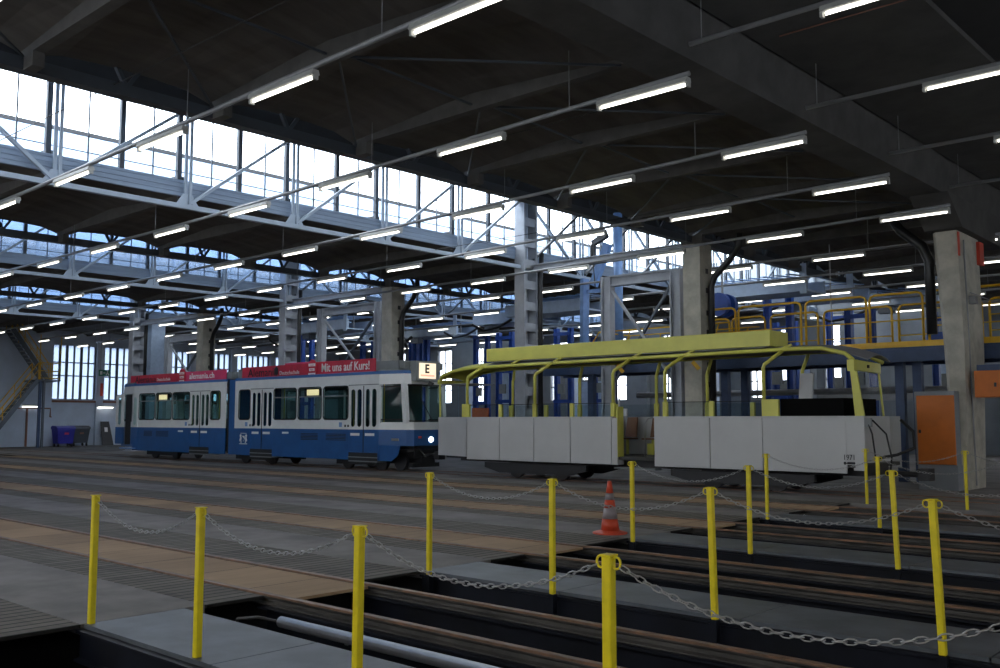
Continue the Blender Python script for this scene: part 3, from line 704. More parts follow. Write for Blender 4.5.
# ------------------------------------------------------------------ raised platform at the right
t = thing('raised_platform', 'blue steel raised walkway with orange yellow railings behind the open tram car', 'walkway', (-8, 26, 3.3))
py0, py1 = 26.9, 28.9
b = MB(); b.prism([(py0, 3.30), (py0+.16, 3.30), (py0+.16, 3.34), (py0+.03, 3.36), (py0+.03, 3.58), (py0+.16, 3.6), (py0+.16, 3.64), (py0, 3.64)], 'X', -23, 3); b.build('edge_girder', 'steel_blue', t)
MB().box(-23, 3, py0-.01, py1, 3.641, 3.70).build('deck', 'steel_blue', t)
MB().box(-23, 3, py1-.1, py1, 3.3, 3.64).build('edge_girder', 'steel_blue', t)
for k in range(11): MB().box(-22.6+2.4*k, -22.48+2.4*k, py0+.17, py1-.11, 3.35, 3.64).build('cross_member', 'steel_blue', t)
for x in (-9.75, -9.27, -15.2, -20.5, -2.): MB().box(x-.12, x+.12, 27.2, 27.4, 0, 3.3).build('support_post', 'steel_blue', t)
for x in (-20.5, -15.2, -2.): MB().box(x-.12, x+.12, 28.5, 28.7, 0, 3.3).build('support_post', 'steel_blue', t)
MB().box(-12, 3, py0-.03, py0-.011, 3.70, 3.86).build('toe_board', 'safety_yellow', t)
def loop(xa, xb, y, zt, zm, zs=None):
    r = MB(); z0 = 3.7; q = .14
    r.tube([(xa, y, z0), (xa, y, zt-q), (xa+q*.3, y, zt-q*.3), (xa+q, y, zt), (xb-q, y, zt), (xb-q*.3, y, zt-q*.3), (xb, y, zt-q), (xb, y, z0)], .036, 8)
    for z in zm: r.tube([(xa, y, z), (xb, y, z)], .02, 6)
    r.build('railing', 'safety_yellow', t, smooth=True)
for a, b_ in ((-15.75, -14.6), (-14.5, -12.45), (-12.3, -10.5), (-10.4, -8.95), (-8.8, -3.8), (-3.6, 1.4)): loop(a, b_, py0+.02, 5.2, (4.25, 4.72) if a > -9 else (4.45,))
for a, b_ in ((-17., -15.9), (-15.8, -14.6), (-14.4, -12.8), (-12.6, -10.5), (-10.3, -8.), (-7.8, -3.)): loop(a, b_, py1-.02, 5.1, (4.2, 4.65))
r = MB()
for y in (py0+.04, py1-.04):
    r.tube([(-20.6, y, 3.9), (-19.9, y, 4.76), (-14.8, y, 4.76)], .026, 6)
    for x in (-18.6, -16.8, -15.2): r.tube([(x-.35, y, 3.7), (x, y, 4.76)], .02, 6)
r.tube([(-19.9, py0+.04, 4.76), (-19.9, py1-.04, 4.76)], .026, 6); r.build('railing', 'safety_yellow', t)
one('equipment_crate', MB().box(-9.0, -8.3, 27.3, 27.9, 3.705, 4.1), 'mast_blue', 'blue crate on the raised walkway left of the large column', 'box')
one('cable_tray', MB().box(-13, 3, 29.3, 29.6, 2.3, 2.36).box(-13, 3, 29.3, 29.31, 2.36, 2.5).tube([(-20, 29.4, 2.6), (-6, 29.4, 2.6)], .1, 8), 'trunking', 'grey pipes and cable tray running under the raised walkway', 'pipe')
MBp = MB()
for k in range(5): MBp.bar((-12.6+3.6*k, 29.45, 2.5), (-12.6+3.6*k, 29.45, 7.3), .03)
one('tray_hanger', MBp, 'trunking', 'thin rods holding the cable tray', 'bracket')
# red cloth
one('red_flag', MB().prism([(-16.65, 7.3), (-16.2, 7.3), (-16.22, 6.4), (-16.4, 6.33), (-16.63, 6.42)], 'Y', 28.2, 28.22), 'red_paint', 'red hanging cloth right of the concrete column top', 'banner')
# ------------------------------------------------------------------ blue lifting masts, platforms, hoist
def mast(x, y, h, label, w=.95, m='mast_blue'):
    t = thing('lifting_mast', label, 'lifting jack', (x, y, 0), 'blue lifting masts')
    for s in (-1, 1):
        b = MB(); xx = x+s*w/2; b.box(xx-.13, xx-.1, y-.12, y+.12, 0, h); b.box(xx+.1, xx+.13, y-.12, y+.12, 0, h); b.box(xx-.1, xx+.1, y-.02, y+.02, 0, h); b.build('column', m, t)
    for z in (.5, 2.6, 4.2, h-.4): MB().box(x-w/2-.13, x+w/2+.13, y-.16, y-.121, z, z+.18).build('crossbar', m, t)
    MB().box(x-w/2-.3, x+w/2+.3, y-.5, y+.5, 0, .12).build('base', m, t)
    MB().box(x-.2, x+.2, y-.3, y-.17, 3.1, 3.6).build('carriage', 'tram_grey', t)
    MB().tube([(x+.3, y, .12), (x+.3, y, h)], .03, 6).build('screw', 'chain_steel', t)
spots = [(-47.9, 35., 6.9), (-42.6, 35.4, 6.2), (-43.5, 40, 7.), (-40.9, 38., 7.1), (-38.9, 41, 6.9), (-34.3, 38, 6.4), (-31.9, 40, 6.6), (-29.4, 40., 6.), (-24.2, 40, 6.4), (-17.4, 35.6, 6.6), (-15.2, 38.3, 6.2), (-17.6, 42, 6.6), (-12.9, 41.6, 6.2), (-20.7, 43, 6.4), (-10.4, 43.5, 6.3)]
for k, (x, y, h) in enumerate(spots): mast(x, y, h, 'blue twin column lifting mast in the rear hall, %s from the left' % ORD[k])
def roof_platform(x0, x1, y, z, label):
    t = thing('overhead_platform', label, 'platform', (x0, y, z), 'pale blue overhead work platforms')
    b = MB(); b.box(x0, x1, y, y+.1, z, z+.5); b.box(x0, x1, y+1.5, y+1.6, z, z+.5); b.box(x0, x1, y+.1, y+1.5, z, z+.06); b.build('tray', 'pale_blue', t)
    for k in range(int((x1-x0)/.5)): MB().bar((x0+.2+.5*k, y-.3, z+.62), (x0+.5+.5*k, y+1.9, z+.72), .16, .03).build('slat', 'light_blue', t)
    MB().box(x1-.25, x1, y-.05, y-.001, z-.1, z+1.).build('end_plate', 'pale_blue', t)
    for x in (x0+.4, x1-.5): MB().bar((x, y+.8, z+.06), (x, y+.8, z+1.2), .05).build('hanger', 'trunking', t)
    MB().tube([(x0+.2, y+.2, z-.1), (x0-.5, y+.1, z-.4), (x0-1.4, y+.1, z-.5), (x0-2., y, z-.2)], .06, 6).build('hose', 'duct_black', t)
    MB().box(x0+.6, x0+1.2, y+.2, y+.6, z-.3, z-.02).build('motor', 'frame_steel', t)
PLs = [(-19.3, -15., 33, 6.4), (-17.9, -14.5, 36, 6.4), (-15.6, -12.5, 39.5, 6.4), (-28., -23.5, 31, 6.2), (-32.4, -28.2, 33.5, 6.3), (-41., -36.5, 29, 6.1), (-40.5, -36., 36, 6.3)]
for k, p in enumerate(PLs): roof_platform(*p, 'pale blue overhead work platform in the rear hall, %s' % ['nearest right', 'second right', 'third right', 'behind the nearest steel column', 'left of the tall blue pole', 'above the tram cab', 'farthest left'][k])
t = thing('tall_post', 'tall light blue steel pole rising to the roof behind the open tram car', 'pole', (-19.95, 28.2, 3.7))
MB().tube([(-19.95, 28.2, 3.701), (-19.95, 28.2, 9.2)], .16, 14).build('pole', 'light_blue', t, smooth=True)
t = thing('hoist_crane', 'light blue leaning A frame with a black hoist hanging over it', 'crane', (-21.2, 28.5, 3.7))
MB().bar((-21.75, 28.5, 3.702), (-21.7, 28.5, 7.0), .36, .16).build('post', 'light_blue', t)
MB().bar((-20.95, 28.6, 3.702), (-20.45, 28.6, 6.5), .16, .12).build('leg', 'light_blue', t)
MB().bar((-21.6, 28.55, 6.5), (-20.4, 28.6, 6.5), .14, .14).build('crossbar', 'light_blue', t)
MB().bar((-21.3, 28.5, 6.7), (-20.6, 28.5, 8.2), .2, .3).build('jib', 'light_blue', t)
MB().lathe((-21.15, 28.3, 7.55), [(.07, 0), (.12, .08), (.12, .6), (.07, .7)], 12).build('hoist', 'duct_black', t)
MB().bar((-21.15, 28.3, 8.25), (-20.5, 28.3, 8.5), .2, .2).build('trolley', 'duct_black', t)
MB().tube([(-21.15, 28.3, 7.55), (-21.1, 28.35, 6.6)], .02, 6).build('hook_chain', 'duct_black', t)
t = thing('cable_drum', 'dark blue cable drum hanging right of the concrete column', 'drum', (-16.8, 30, 5.9))
MB().wheel(-16.85, 29.8, 30.0, 5.75, .42, 20).wheel(-16.85, 30.3, 30.5, 5.75, .42, 20).wheel(-16.85, 30., 30.3, 5.75, .25, 16).build('drum', 'mast_blue', t)
MB().bar((-16.85, 30.15, 6.0), (-16.85, 30.15, 7.3), .06).build('hanger', 'trunking', t)
for k, pts in enumerate(([(-33.6, 26.8, 6.9), (-32.6, 26.9, 7.0), (-31.2, 26.9, 6.6), (-30.4, 26.9, 5.6), (-29.95, 27., 4.7)], [(-33.2, 26.9, 6.7), (-31.6, 26.9, 6.2), (-30.6, 26.9, 5.4), (-30., 27., 4.8)])):
    one('hanging_cable', MB().tube(pts, .06, 6), 'duct_black', 'black cable drooping to the column behind the tram cab, %s' % ['upper', 'lower'][k], 'cable', smooth=True)
for k in range(2):
    one('pantograph_arm', MB().bar((-33.3+.8*k, 27.2, 3.6), (-30.4+.5*k, 27.2, 5.2), .09), 'duct_black', 'slanting black arm behind the tram cab roof, %s' % ['left', 'right'][k], 'arm')
# wires under the roof glazing
for k, (y, z) in enumerate(((7.0, 7.35), (13.1, 7.2), (20.8, 7.2))):
    one('catenary_wire', MB().tube([(-21.8, y, z-.1), (-8.6, y+.15, z-.1)], .009, 5), 'duct_black', 'thin dark wire slung below the ceiling, %s from the left' % ORD[k], 'cable', 'thin wires')
# background racks in the rear hall
for k, (x, y, w, h) in enumerate(((-33., 44., 1.6, 4.), (-27.3, 46, 1.8, 4.4), (-21.9, 47, 1.2, 5.), (-18.4, 46, 1.4, 4.6), (-14.5, 47., 1.6, 4.8), (-45.8, 46, 1.3, 5.), (-42.2, 47, 1.3, 5.2), (-36.9, 46.5, 1.1, 5.6))):
    t = thing('storage_locker', 'tall pale locker against the back wall, %s from the left' % ORD[[3, 4, 5, 6, 7, 0, 1, 2][k]], 'cabinet', (x, y, 0))
    MB().box(x-w/2, x+w/2, y, y+.7, 0, h).build('body', 'pale_blue' if k % 2 else 'wall_grey', t)
    for q in (-.25, .25): MB().box(x+q*w-.23*w, x+q*w+.23*w, y-.03, y-.001, .1, h-.1).build('door', 'wall_grey' if k % 2 else 'pale_blue', t)
t = thing('desk', 'low pale bench with a small white box behind the open tram car', 'table', (-26, 33, 0))
MB().box(-28, -24, 33, 33.8, 1.25, 1.32).build('top', 'trunking', t)
for x in (-27.9, -24.1): MB().box(x-.04, x+.04, 33.05, 33.75, 0, 1.25).build('leg', 'trunking', t)

# ------------------------------------------------------------------ blue and white tram
TY0, TY1 = 20.72, 22.92
def rrect(x0, x1, z0, z1, r, n=4):
    pts = []
    for cx_, cz, a0 in ((x1-r, z1-r, 0), (x0+r, z1-r, pi/2), (x0+r, z0+r, pi), (x1-r, z0+r, 3*pi/2)):
        for k in range(n+1): a = a0+pi/2*k/n; pts.append((cx_+r*cos(a), cz+r*sin(a)))
    return pts
def ring_y(mb, x0, x1, z0, z1, y, w=.03, r=.1, d=.012, out=.02, dirn=-1, ro=0):
    """rounded frame around a window on a wall of constant y"""
    a = rrect(x0-out, x1+out, z0-out, z1+out, ro if ro else r*1.15); b = rrect(x0+w, x1-w, z0+w, z1-w, r)
    n = len(a); ya, yb = y, y+dirn*d
    vs = [(p[0], ya, p[1]) for p in a]+[(p[0], yb, p[1]) for p in a]+[(p[0], yb, p[1]) for p in b]+[(p[0], ya, p[1]) for p in b]
    fs = []
    for i in range(n):
        j = (i+1) % n
        for q in range(4):
            s0, s1 = q*n, ((q+1) % 4)*n; fs.append((s0+i, s0+j, s1+j, s1+i))
    mb.add(vs, fs)
tram = thing('tram', 'blue and white articulated tram with red roof banners and a lit E display', 'tram', (-33.3, 21.82, 0))
ZB, ZBELT, ZW0, ZW1, ZR = .36, 1.38, 1.71, 2.87, 3.22
def car(x0, x1, wins, doors, side_taper=None):
    """shell of one section: lower blue skirt, white window band, blue cornice; both sides"""
    ops = [(a, b, ZW0, ZW1) for a, b in wins]+[(a, b, .62, 2.85) for a, b in doors]
    for y, nm in ((TY0, 'near'), (TY1-.05, 'far')):
        lo = MB(); lo.grid_wall(x0, x1, ZB, ZBELT, lambda a, b, c, d: lo.box(a, b, y, y+.05, c, d), ops); lo.build('lower_panel', 'tram_blue', tram)
        up = MB(); up.grid_wall(x0, x1, ZBELT, ZR, lambda a, b, c, d: up.box(a, b, y, y+.05, c, d), ops); up.build('window_panel', 'tram_white', tram)
        s = -1 if nm == 'near' else 1; yo = y if s < 0 else y+.05
        MB().prism([(yo+s*.0, ZR), (yo+s*.02, ZR+.01), (yo+s*.0, ZR+.1), (yo-s*.18, ZR+.12), (yo-s*.18, ZR)], 'X', x0, x1).build('cornice', 'tram_roof_blue', tram)
        for a, b in wins:
            fi = MB(); ring_y(fi, a, b, ZW0, ZW1, yo, dirn=s, w=0., r=.13, out=.004, ro=.004, d=.004); fi.build('window_corner_panel', 'tram_white', tram)
            f_ = MB(); ring_y(f_, a, b, ZW0, ZW1, yo+s*.004, dirn=s, w=.025, r=.12, out=.012, ro=.15); fr = f_.build('window_frame', 'rubber', tram)
            MB().box(a, b, y+.02, y+.03, ZW0, ZW1).build('pane', 'tram_glass', fr)
            if b-a > 1.2: MB().box(a+.03, b-.03, yo+s*.012, yo+s*.002, ZW1-.36, ZW1-.32).build('vent_bar', 'tram_grey', fr)
    MB().prism([(TY0+.05, ZR-.04), (TY1-.05, ZR-.04), (TY1-.2, ZR+.14), (TY0+.2, ZR+.14)], 'X', x0, x1).build('roof', 'tram_grey', tram)
    MB().box(x0+.02, x1-.02, TY0+.06, TY1-.06, .66, .74).build('cabin_floor', 'tram_dark', tram)
def door_leafs(a, b):
    y = TY0; m = (a+b)/2
    for q, (p0, p1) in enumerate(((a, m-.015), (m+.015, b))):
        w = (p1-p0); sl = [(p0+w*.12, p0+w*.42), (p0+w*.56, p0+w*.88)]
        lf = MB(); ops = [(s0, s1, 1.47, 2.74) for s0, s1 in sl]
        lf.grid_wall(p0, p1, ZBELT, 2.85, lambda c, d, e, f: lf.box(c, d, y+.012, y+.04, e, f), ops); dr = lf.build('door', 'tram_white', tram)
        MB().box(p0, p1, y+.012, y+.04, .62, ZBELT-.002).build('door_foot', 'tram_blue', dr)
        for s0, s1 in sl:
            f_ = MB(); ring_y(f_, s0, s1, 1.47, 2.74, y+.012, w=.0, r=(s1-s0)*.48, out=.004, ro=.004, d=.004); f_.build('window_surround', 'tram_white', dr)
            MB().box(s0, s1, y+.02, y+.03, 1.47, 2.74).build('pane', 'tram_glass', dr)
        MB().box(p0+w*.1, p0+w*.75, y+.004, y+.011, 1.17, 1.26).build('sticker', 'sign_white', dr)
    MB().box(m-.02, m+.02, y+.005, y+.011, .62, 2.88).build('door_seal', 'rubber', tram)
    MB().box(a-.03, b+.03, y-.012, y+.0, 2.87, 2.9).build('door_rail', 'tram_grey', tram)
    st = MB(); st.box(a+.0, b-.0, y+.02, y+.5, .30, .34); st.box(a, b, y+.3, y+.34, .34, .6); st.box(a, b, y+.0, y+.02, .30, .36); st.box(a, b, y-.03, y, .44, .47); st.build('step', 'tram_grey', tram)
    MB().box(a, b, y-.006, y-.001, .34, .61).build('step_well', 'tram_dark', tram)
# front section
car(-33.0, -24.35, [(-32.72, -31.92), (-30.37, -28.94), (-28.84, -27.45), (-27.35, -25.95)], [(-31.88, -30.43), (-25.91, -24.40)])
door_leafs(-31.88, -30.43); door_leafs(-25.91, -24.40)
# rear section
car(-41.28, -33.68, [(-40.75, -39.32), (-39.25, -37.88), (-37.79, -36.39), (-34.80, -34.03)], [(-36.35, -34.85)])
door_leafs(-36.35, -34.85)
# articulation
MB().box(-33.66, -33.42, TY0+.08, TY1-.08, .4, 3.3).build('bellows', 'rubber', tram)
MB().box(-33.42, -33.02, TY0+.01, TY1-.01, .36, 3.28).build('joint_panel', 'tram_blue', tram)
# tapered cab ends. outline in plan, extruded in horizontal bands, with window openings left as glass
def cab(xs, xf, sgn):
    """xs: where the side starts to taper; xf: front plane; windows as see-through panes in a white frame"""
    yc = (TY0+TY1)/2; hw = (TY1-TY0)/2; fw_ = .72
    def outline(inset=0., zl=0.): 
        f = xf-sgn*zl
        return [(xs, yc-hw+inset), (xs+(f-xs)*.86, yc-fw_-.12+inset), (f-sgn*inset, yc-fw_+.06+inset), (f+sgn*(.05-inset), yc), (f-sgn*inset, yc+fw_-.06-inset), (xs+(f-xs)*.86, yc+fw_+.12-inset), (xs, yc+hw-inset)]
    def band(z0, z1, m, nm, l0=0., l1=0., inset=0.):
        a = outline(inset, l0); b = outline(inset, l1); n = len(a)
        MB().add([(p[0], p[1], z0) for p in a]+[(p[0], p[1], z1) for p in b], [tuple(range(n)), tuple(range(n, 2*n))]+[(i, (i+1)%n, n+(i+1)%n, n+i) for i in range(n)]).build(nm, m, tram)
    def ringband(z0, z1, m, nm, l0=0., l1=0.):
        a = outline(0, l0); b = outline(0, l1); ai = outline(.06, l0); bi = outline(.06, l1); n = len(a)
        vs = [(*p, z0) for p in a]+[(*p, z1) for p in b]+[(*p, z1) for p in bi]+[(*p, z0) for p in ai]; fs = []
        for i in range(n-1):
            for q in range(4):
                s0, s1 = q*n, ((q+1)%4)*n; fs.append((s0+i, s0+i+1, s1+i+1, s1+i))
        return MB().add(vs, fs).build(nm, m, tram)
    ringband(.86 if sgn > 0 else .5, ZBELT, 'tram_blue', 'cab_lower_panel')
    ringband(ZBELT, 1.63, 'tram_white', 'cab_panel', 0, .02)
    ringband(2.88, ZR, 'tram_white', 'cab_panel', .14, .17)
    band(ZR, ZR+.11, 'tram_roof_blue', 'cab_cornice', .17, .2)
    band(ZR+.11, ZR+.16, 'tram_grey', 'cab_roof', .25, .3)
    band(.66, .74, 'tram_dark', 'cab_floor', 0, 0, .07)
    a = outline(0, .02); b = outline(0, .14)
    # posts and panes
    def P(i, z):
        t_ = (z-1.63)/(2.88-1.63); return Vector((a[i][0]+(b[i][0]-a[i][0])*t_, a[i][1]+(b[i][1]-a[i][1])*t_, z))
    for i, w in ((1, .16), (5, .16)):
        MB().bar(P(i, 1.6), P(i, 2.9), w, w).build('cab_pillar', 'tram_white', tram)
    for i in (0, 6): MB().bar(P(i, 1.6)+Vector((sgn*.06, 0.03 if i == 0 else -.03, 0)), P(i, 2.9)+Vector((sgn*.06, .03 if i == 0 else -.03, 0)), .10, .06).build('cab_pillar', 'tram_white', tram)
    for (i, j, nm) in ((0, 1, 'cab_side_window'), (5, 6, 'cab_side_window')):
        p = [P(i, 1.63), P(j, 1.63), P(j, 2.88), P(i, 2.88)]; off = Vector((0, .03 if i == 0 else -.03, 0))
        g = MB().add([q+off for q in p], [(0, 1, 2, 3)]).build(nm, 'tram_glass', tram)
        m_ = MB(); n_ = len(p)
        ctr = sum(p, Vector())/4
        inn = [q.lerp(ctr, .13) for q in p]
        for q in range(4): m_.bar(inn[q], inn[(q+1) % 4], .035, .035)
        m_.build('window_seal', 'rubber', g)
    p = [P(1, 1.63), P(2, 1.63), P(3, 1.63), P(4, 1.63), P(5, 1.63)]; p2 = [P(k, 2.88) for k in (5, 4, 3, 2, 1)]
    ws = MB().add(p+p2, [(0, 1, 8, 9), (1, 2, 7, 8), (2, 3, 6, 7), (3, 4, 5, 6)]).build('windscreen', 'tram_glass', tram)
    m_ = MB(); m_.tube([q+Vector((sgn*.01, 0, .04)) for q in p], .022, 6); m_.tube([q+Vector((sgn*.01, 0, -.04)) for q in p2], .022, 6)
    m_.tube([p[0]+Vector((sgn*.01, .06, .04)), p2[-1]+Vector((sgn*.01, .06, -.04))], .022, 6); m_.tube([p[-1]+Vector((sgn*.01, -.06, .04)), p2[0]+Vector((sgn*.01, -.06, -.04))], .022, 6)
    m_.build('window_seal', 'rubber', ws)
    MB().bar(P(3, 1.66)+Vector((sgn*.03, .1, 0)), P(3, 2.4)+Vector((sgn*.03, -.35, 0)), .02).build('wiper', 'rubber', ws)
XF = -23.1
cab(-24.35, XF, 1)
MB().wheel(0, 0, 0, 0, 0, 3) if False else None
hl = MB(); hl.prism([(21.86+.085*cos(2*pi*k/16), 1.06+.085*sin(2*pi*k/16)) for k in range(16)], 'X', XF+.04, XF+.075); hl.build('headlight', 'headlight', tram)
h2 = MB(); h2.prism([(21.86+.115*cos(2*pi*k/16), 1.06+.115*sin(2*pi*k/16)) for k in range(16)], 'X', XF+.0, XF+.04); h2.build('headlight_rim', 'tram_grey', tram)
for yy in (21.4, 22.3): MB().box(XF+.0, XF+.03, yy-.07, yy+.07, 1.1, 1.17).build('indicator', 'red_paint', tram)
# route display
bx = thing('x', 'x', 'x') if False else MB().box(XF-.25, XF+.06, 21.16, 22.2, 2.97, 3.64).build('display_box', 'tram_grey', tram)
MB().box(XF+.061, XF+.07, 21.30, 22.05, 3.06, 3.57).build('display_screen', 'display_glow', bx)
MB().box(XF+.0705, XF+.074, 21.36, 21.99, 3.13, 3.19).build('display_line', 'display_red', bx)
def kid(o, p): 
    o.parent = p; o.matrix_parent_inverse = Matrix.Translation(-tram.location); return o
text('display_letter', 'E', .40, (XF+.073, 21.55, 3.25), 'ink_black', None, face='+X', bold=.012).parent = bx
bpy.data.objects['display_letter'].matrix_parent_inverse = Matrix.Identity(4)
bx_fix = True
MB().bar((XF+.04, 21.75, 2.93), (XF+.16, 21.85, 2.86), .07, .12).build('camera', 'ink_black', tram)
cab(-41.28+.0, -43.15, -1)
# rear door standing open: solid dark panel painted as the unlit doorway and a leaf with a long window at the very end
MB().box(-42.1, -41.36, TY0+.05, TY0+.1, .6, 2.83).build('doorway_shade', 'tram_dark', tram)
for (a, b) in ((-42.92, -42.16), (-41.36, -40.82)):
    lf = MB(); y = TY0-.02; m = (a+b)/2
    lf.grid_wall(a, b, ZBELT, 2.86, lambda c, d, e, f: lf.box(c, d, y, y+.04, e, f), [(m-.15, m+.15, 1.48, 2.72)])
    dr = lf.build('rear_door', 'tram_white', tram); MB().box(a, b, y, y+.04, .62, ZBELT-.002).build('door_foot', 'tram_blue', dr)
    f_ = MB(); ring_y(f_, m-.15, m+.15, 1.48, 2.72, y, w=.0, r=.14, out=.004, ro=.004, d=.004); f_.build('window_surround', 'tram_white', dr)
    MB().box(m-.15, m+.15, y+.015, y+.025, 1.48, 2.72).build('pane', 'tram_glass', dr)
MB().box(-42.0, -40.9, TY0-.25, TY0-.03, .42, .47).build('step', 'light_blue', tram)
# underside, vents, badges
for xc in (-39.3, -31.2-.9, -24.8-.9):
    for dx in (-.9, .9):
        for y in (21.25, 22.3): MB().wheel(xc+dx, y, y+.1, .335, .32).build('wheel', 'wheel_steel', tram)
    MB().box(xc-1.35, xc+1.35, 21.1, 21.2, .18, .42).box(xc-1.3, xc+1.3, 22.45, 22.55, .18, .42).box(xc-.3, xc+.3, 21.2, 22.45, .25, .6).build('bogie_frame', 'tram_dark', tram)
un = MB(); un.box(-33.0, -24.2, 21.0, 22.64, .45, .65); un.box(-41.2, -33.7, 21.0, 22.64, .45, .65); un.build('underframe', 'tram_dark', tram)
fu = MB(); fu.box(-24.3, XF-.1, 21.25, 22.4, .45, .85); fu.box(-23.9, XF, 21.5, 22.1, .3, .5); fu.wheel(-23.75, 21.15, 21.25, .34, .3); fu.box(XF-.3, XF-.1, 21.2, 22.4, .16, .3); fu.build('front_underframe', 'tram_dark', tram)
cp = MB(); cp.tube([(XF-.2, 21.82, .55), (XF+.45, 21.82, .55)], .07, 8); cp.box(XF+.4, XF+.62, 21.68, 21.96, .42, .68); cp.tube([(XF-.1, 21.5, .75), (XF+.2, 21.5, .5), (XF+.3, 21.6, .6)], .03, 6); cp.build('coupler', 'tram_dark', tram)
MB().prism([(-24.35, ZB), (-23.75, ZB), (-23.45, .55), (-23.35, .87), (-24.35, .87)], 'Y', TY0+.03, TY0+.07).build('skirt_corner', 'tram_blue', tram)
for a, b in ((-40.23, -39.5), (-39.15, -38.1), (-28.64, -27.64), (-27.17, -26.07)):
    v = MB()
    for k in range(5): v.box(a, b, TY0-.012, TY0-.001, 1.0+.05*k, 1.025+.05*k)
    v.build('vent_grille', 'tram_dark', tram)
for a in (-37.3, -29.8): MB().box(a, a+.4, TY0-.008, TY0-.001, 1.2, 1.27).build('label_plate', 'sign_white', tram)
MB().box(-23.9, -23.5, TY0+.12, TY0+.14, 1.02, 1.1).build('number_plate', 'tram_grey', tram)
for a in (-36.75, -32.25, -26.45):
    MB().box(a, a+.16, TY0-.008, TY0-.001, 1.46, 1.62).build('wheelchair_badge', 'light_blue', tram)
    MB().box(a+.3, a+.38, TY0-.008, TY0-.001, 1.46, 1.54).box(a+.46, a+.54, TY0-.008, TY0-.001, 1.46, 1.54).build('door_button', 'ink_black', tram)
# crest: two lions around a shield
cr = MB(); cx_, cz = -32.35, .99
cr.prism([(cx_-.09, cz+.1), (cx_+.09, cz+.1), (cx_+.09, cz-.02), (cx_, cz-.12), (cx_-.09, cz-.02)], 'Y', TY0-.010, TY0-.001)
for s in (-1, 1):
    cr.prism([(cx_+s*x, cz+z) for x, z in ((.12, -.17), (.18, -.17), (.17, -.05), (.24, -.12), (.27, -.06), (.22, .02), (.25, .12), (.19, .17), (.13, .13), (.15, .05), (.11, .02), (.14, -.06))], 'Y', TY0-.010, TY0-.001)
cr.box(cx_-.27, cx_+.27, TY0-.010, TY0-.001, cz-.22, cz-.19); cr.box(cx_-.2, cx_+.2, TY0-.010, TY0-.001, cz+.19, cz+.21); cr.build('crest', 'sign_white', tram)
MB().prism([(cx_-.08, cz+.09), (cx_+.08, cz-.02), (cx_, cz-.105), (cx_-.08, cz-.02)], 'Y', TY0-.014, TY0-.0105).build('crest_shield', 'tram_blue', tram)
# roof equipment and banners
BYf = TY0+.12
MB().box(-41.87, -33.52, BYf+.03, 22.75, ZR+.142, 3.62).build('roof_box', 'tram_grey', tram)
MB().box(-33.05, -23.55, BYf+.03, 22.75, ZR+.142, 3.66).build('roof_box', 'tram_grey', tram)
MB().prism([(-23.55, ZR+.165), (-23.36, ZR+.165), (-23.36, 3.6), (-23.55, 3.66)], 'Y', BYf+.1, 22.7).build('roof_box', 'tram_grey', tram)
MB().box(-41.87, -37.5, BYf, BYf+.028, 3.31, 3.70).build('roof_banner', 'banner_red', tram)
MB().box(-37.2, -33.87, BYf-.004, BYf+.028, 3.30, 3.72).build('roof_banner', 'banner_pink', tram)
MB().box(-32.72, -28.4, BYf, BYf+.028, 3.30, 3.74).build('roof_banner', 'banner_red', tram)
MB().box(-28.3, -24.7, BYf-.004, BYf+.028, 3.31, 3.77).build('roof_banner', 'banner_red', tram)
MB().box(-29.9, -28.35, BYf+.01, BYf+.028, 3.74, 3.80).build('roof_banner', 'banner_pink', tram)
for xc, s_ in ((-37.25, 1.), (-28.15, .98)):
    d_ = MB(); d_.prism([(xc+.27*s_*cos(2*pi*k/24), 3.53+.345*sin(2*pi*k/24)) for k in range(24)], 'Y', BYf-.05, BYf-.01); ds = d_.build('banner_disc', 'banner_red', tram)
    for q, w in enumerate(('Lesen', 'Mehr', 'Lernen')):
        zz = 3.66-.17*q
        MB().box(xc-.2+(.04 if q == 1 else 0), xc+.2-(.04 if q == 1 else 0), BYf-.056, BYf-.051, zz-.035, zz+.065).build('disc_label', 'sign_white', ds)
        o = text('disc_text', w, .10, (xc, BYf-.058, zz-.02), 'banner_red', None, align='CENTER', depth=.001); o.parent = ds; o.matrix_parent_inverse = Matrix.Identity(4)
def btext(s, size, x, z, m, **k): return text('banner_text', s, size, (x, BYf-.012, z), m, tram, **k)
btext('Alemania', .44, -41.4, 3.36, 'ink_black', sx=1.15)
btext('Deutschschule', .20, -39.45, 3.40, 'sign_white', sx=1.)
btext('alemania.ch', .34, -36.7, 3.41, 'sign_white', sx=1.25, bold=.004)
btext('Alemania', .46, -32.3, 3.36, 'ink_black', sx=1.15)
btext('Deutschschule', .21, -30.2, 3.38, 'sign_white', sx=1.0)
btext('Mit uns auf Kurs!', .42, -27.65, 3.41, 'sign_white', sx=.92, bold=.005)
MB().prism([(-30.55, 3.40), (-30.3, 3.40), (-30.3, 3.62), (-30.42, 3.72), (-30.55, 3.62)], 'Y', BYf-.012, BYf-.001).build('banner_house_mark', 'ink_black', tram)
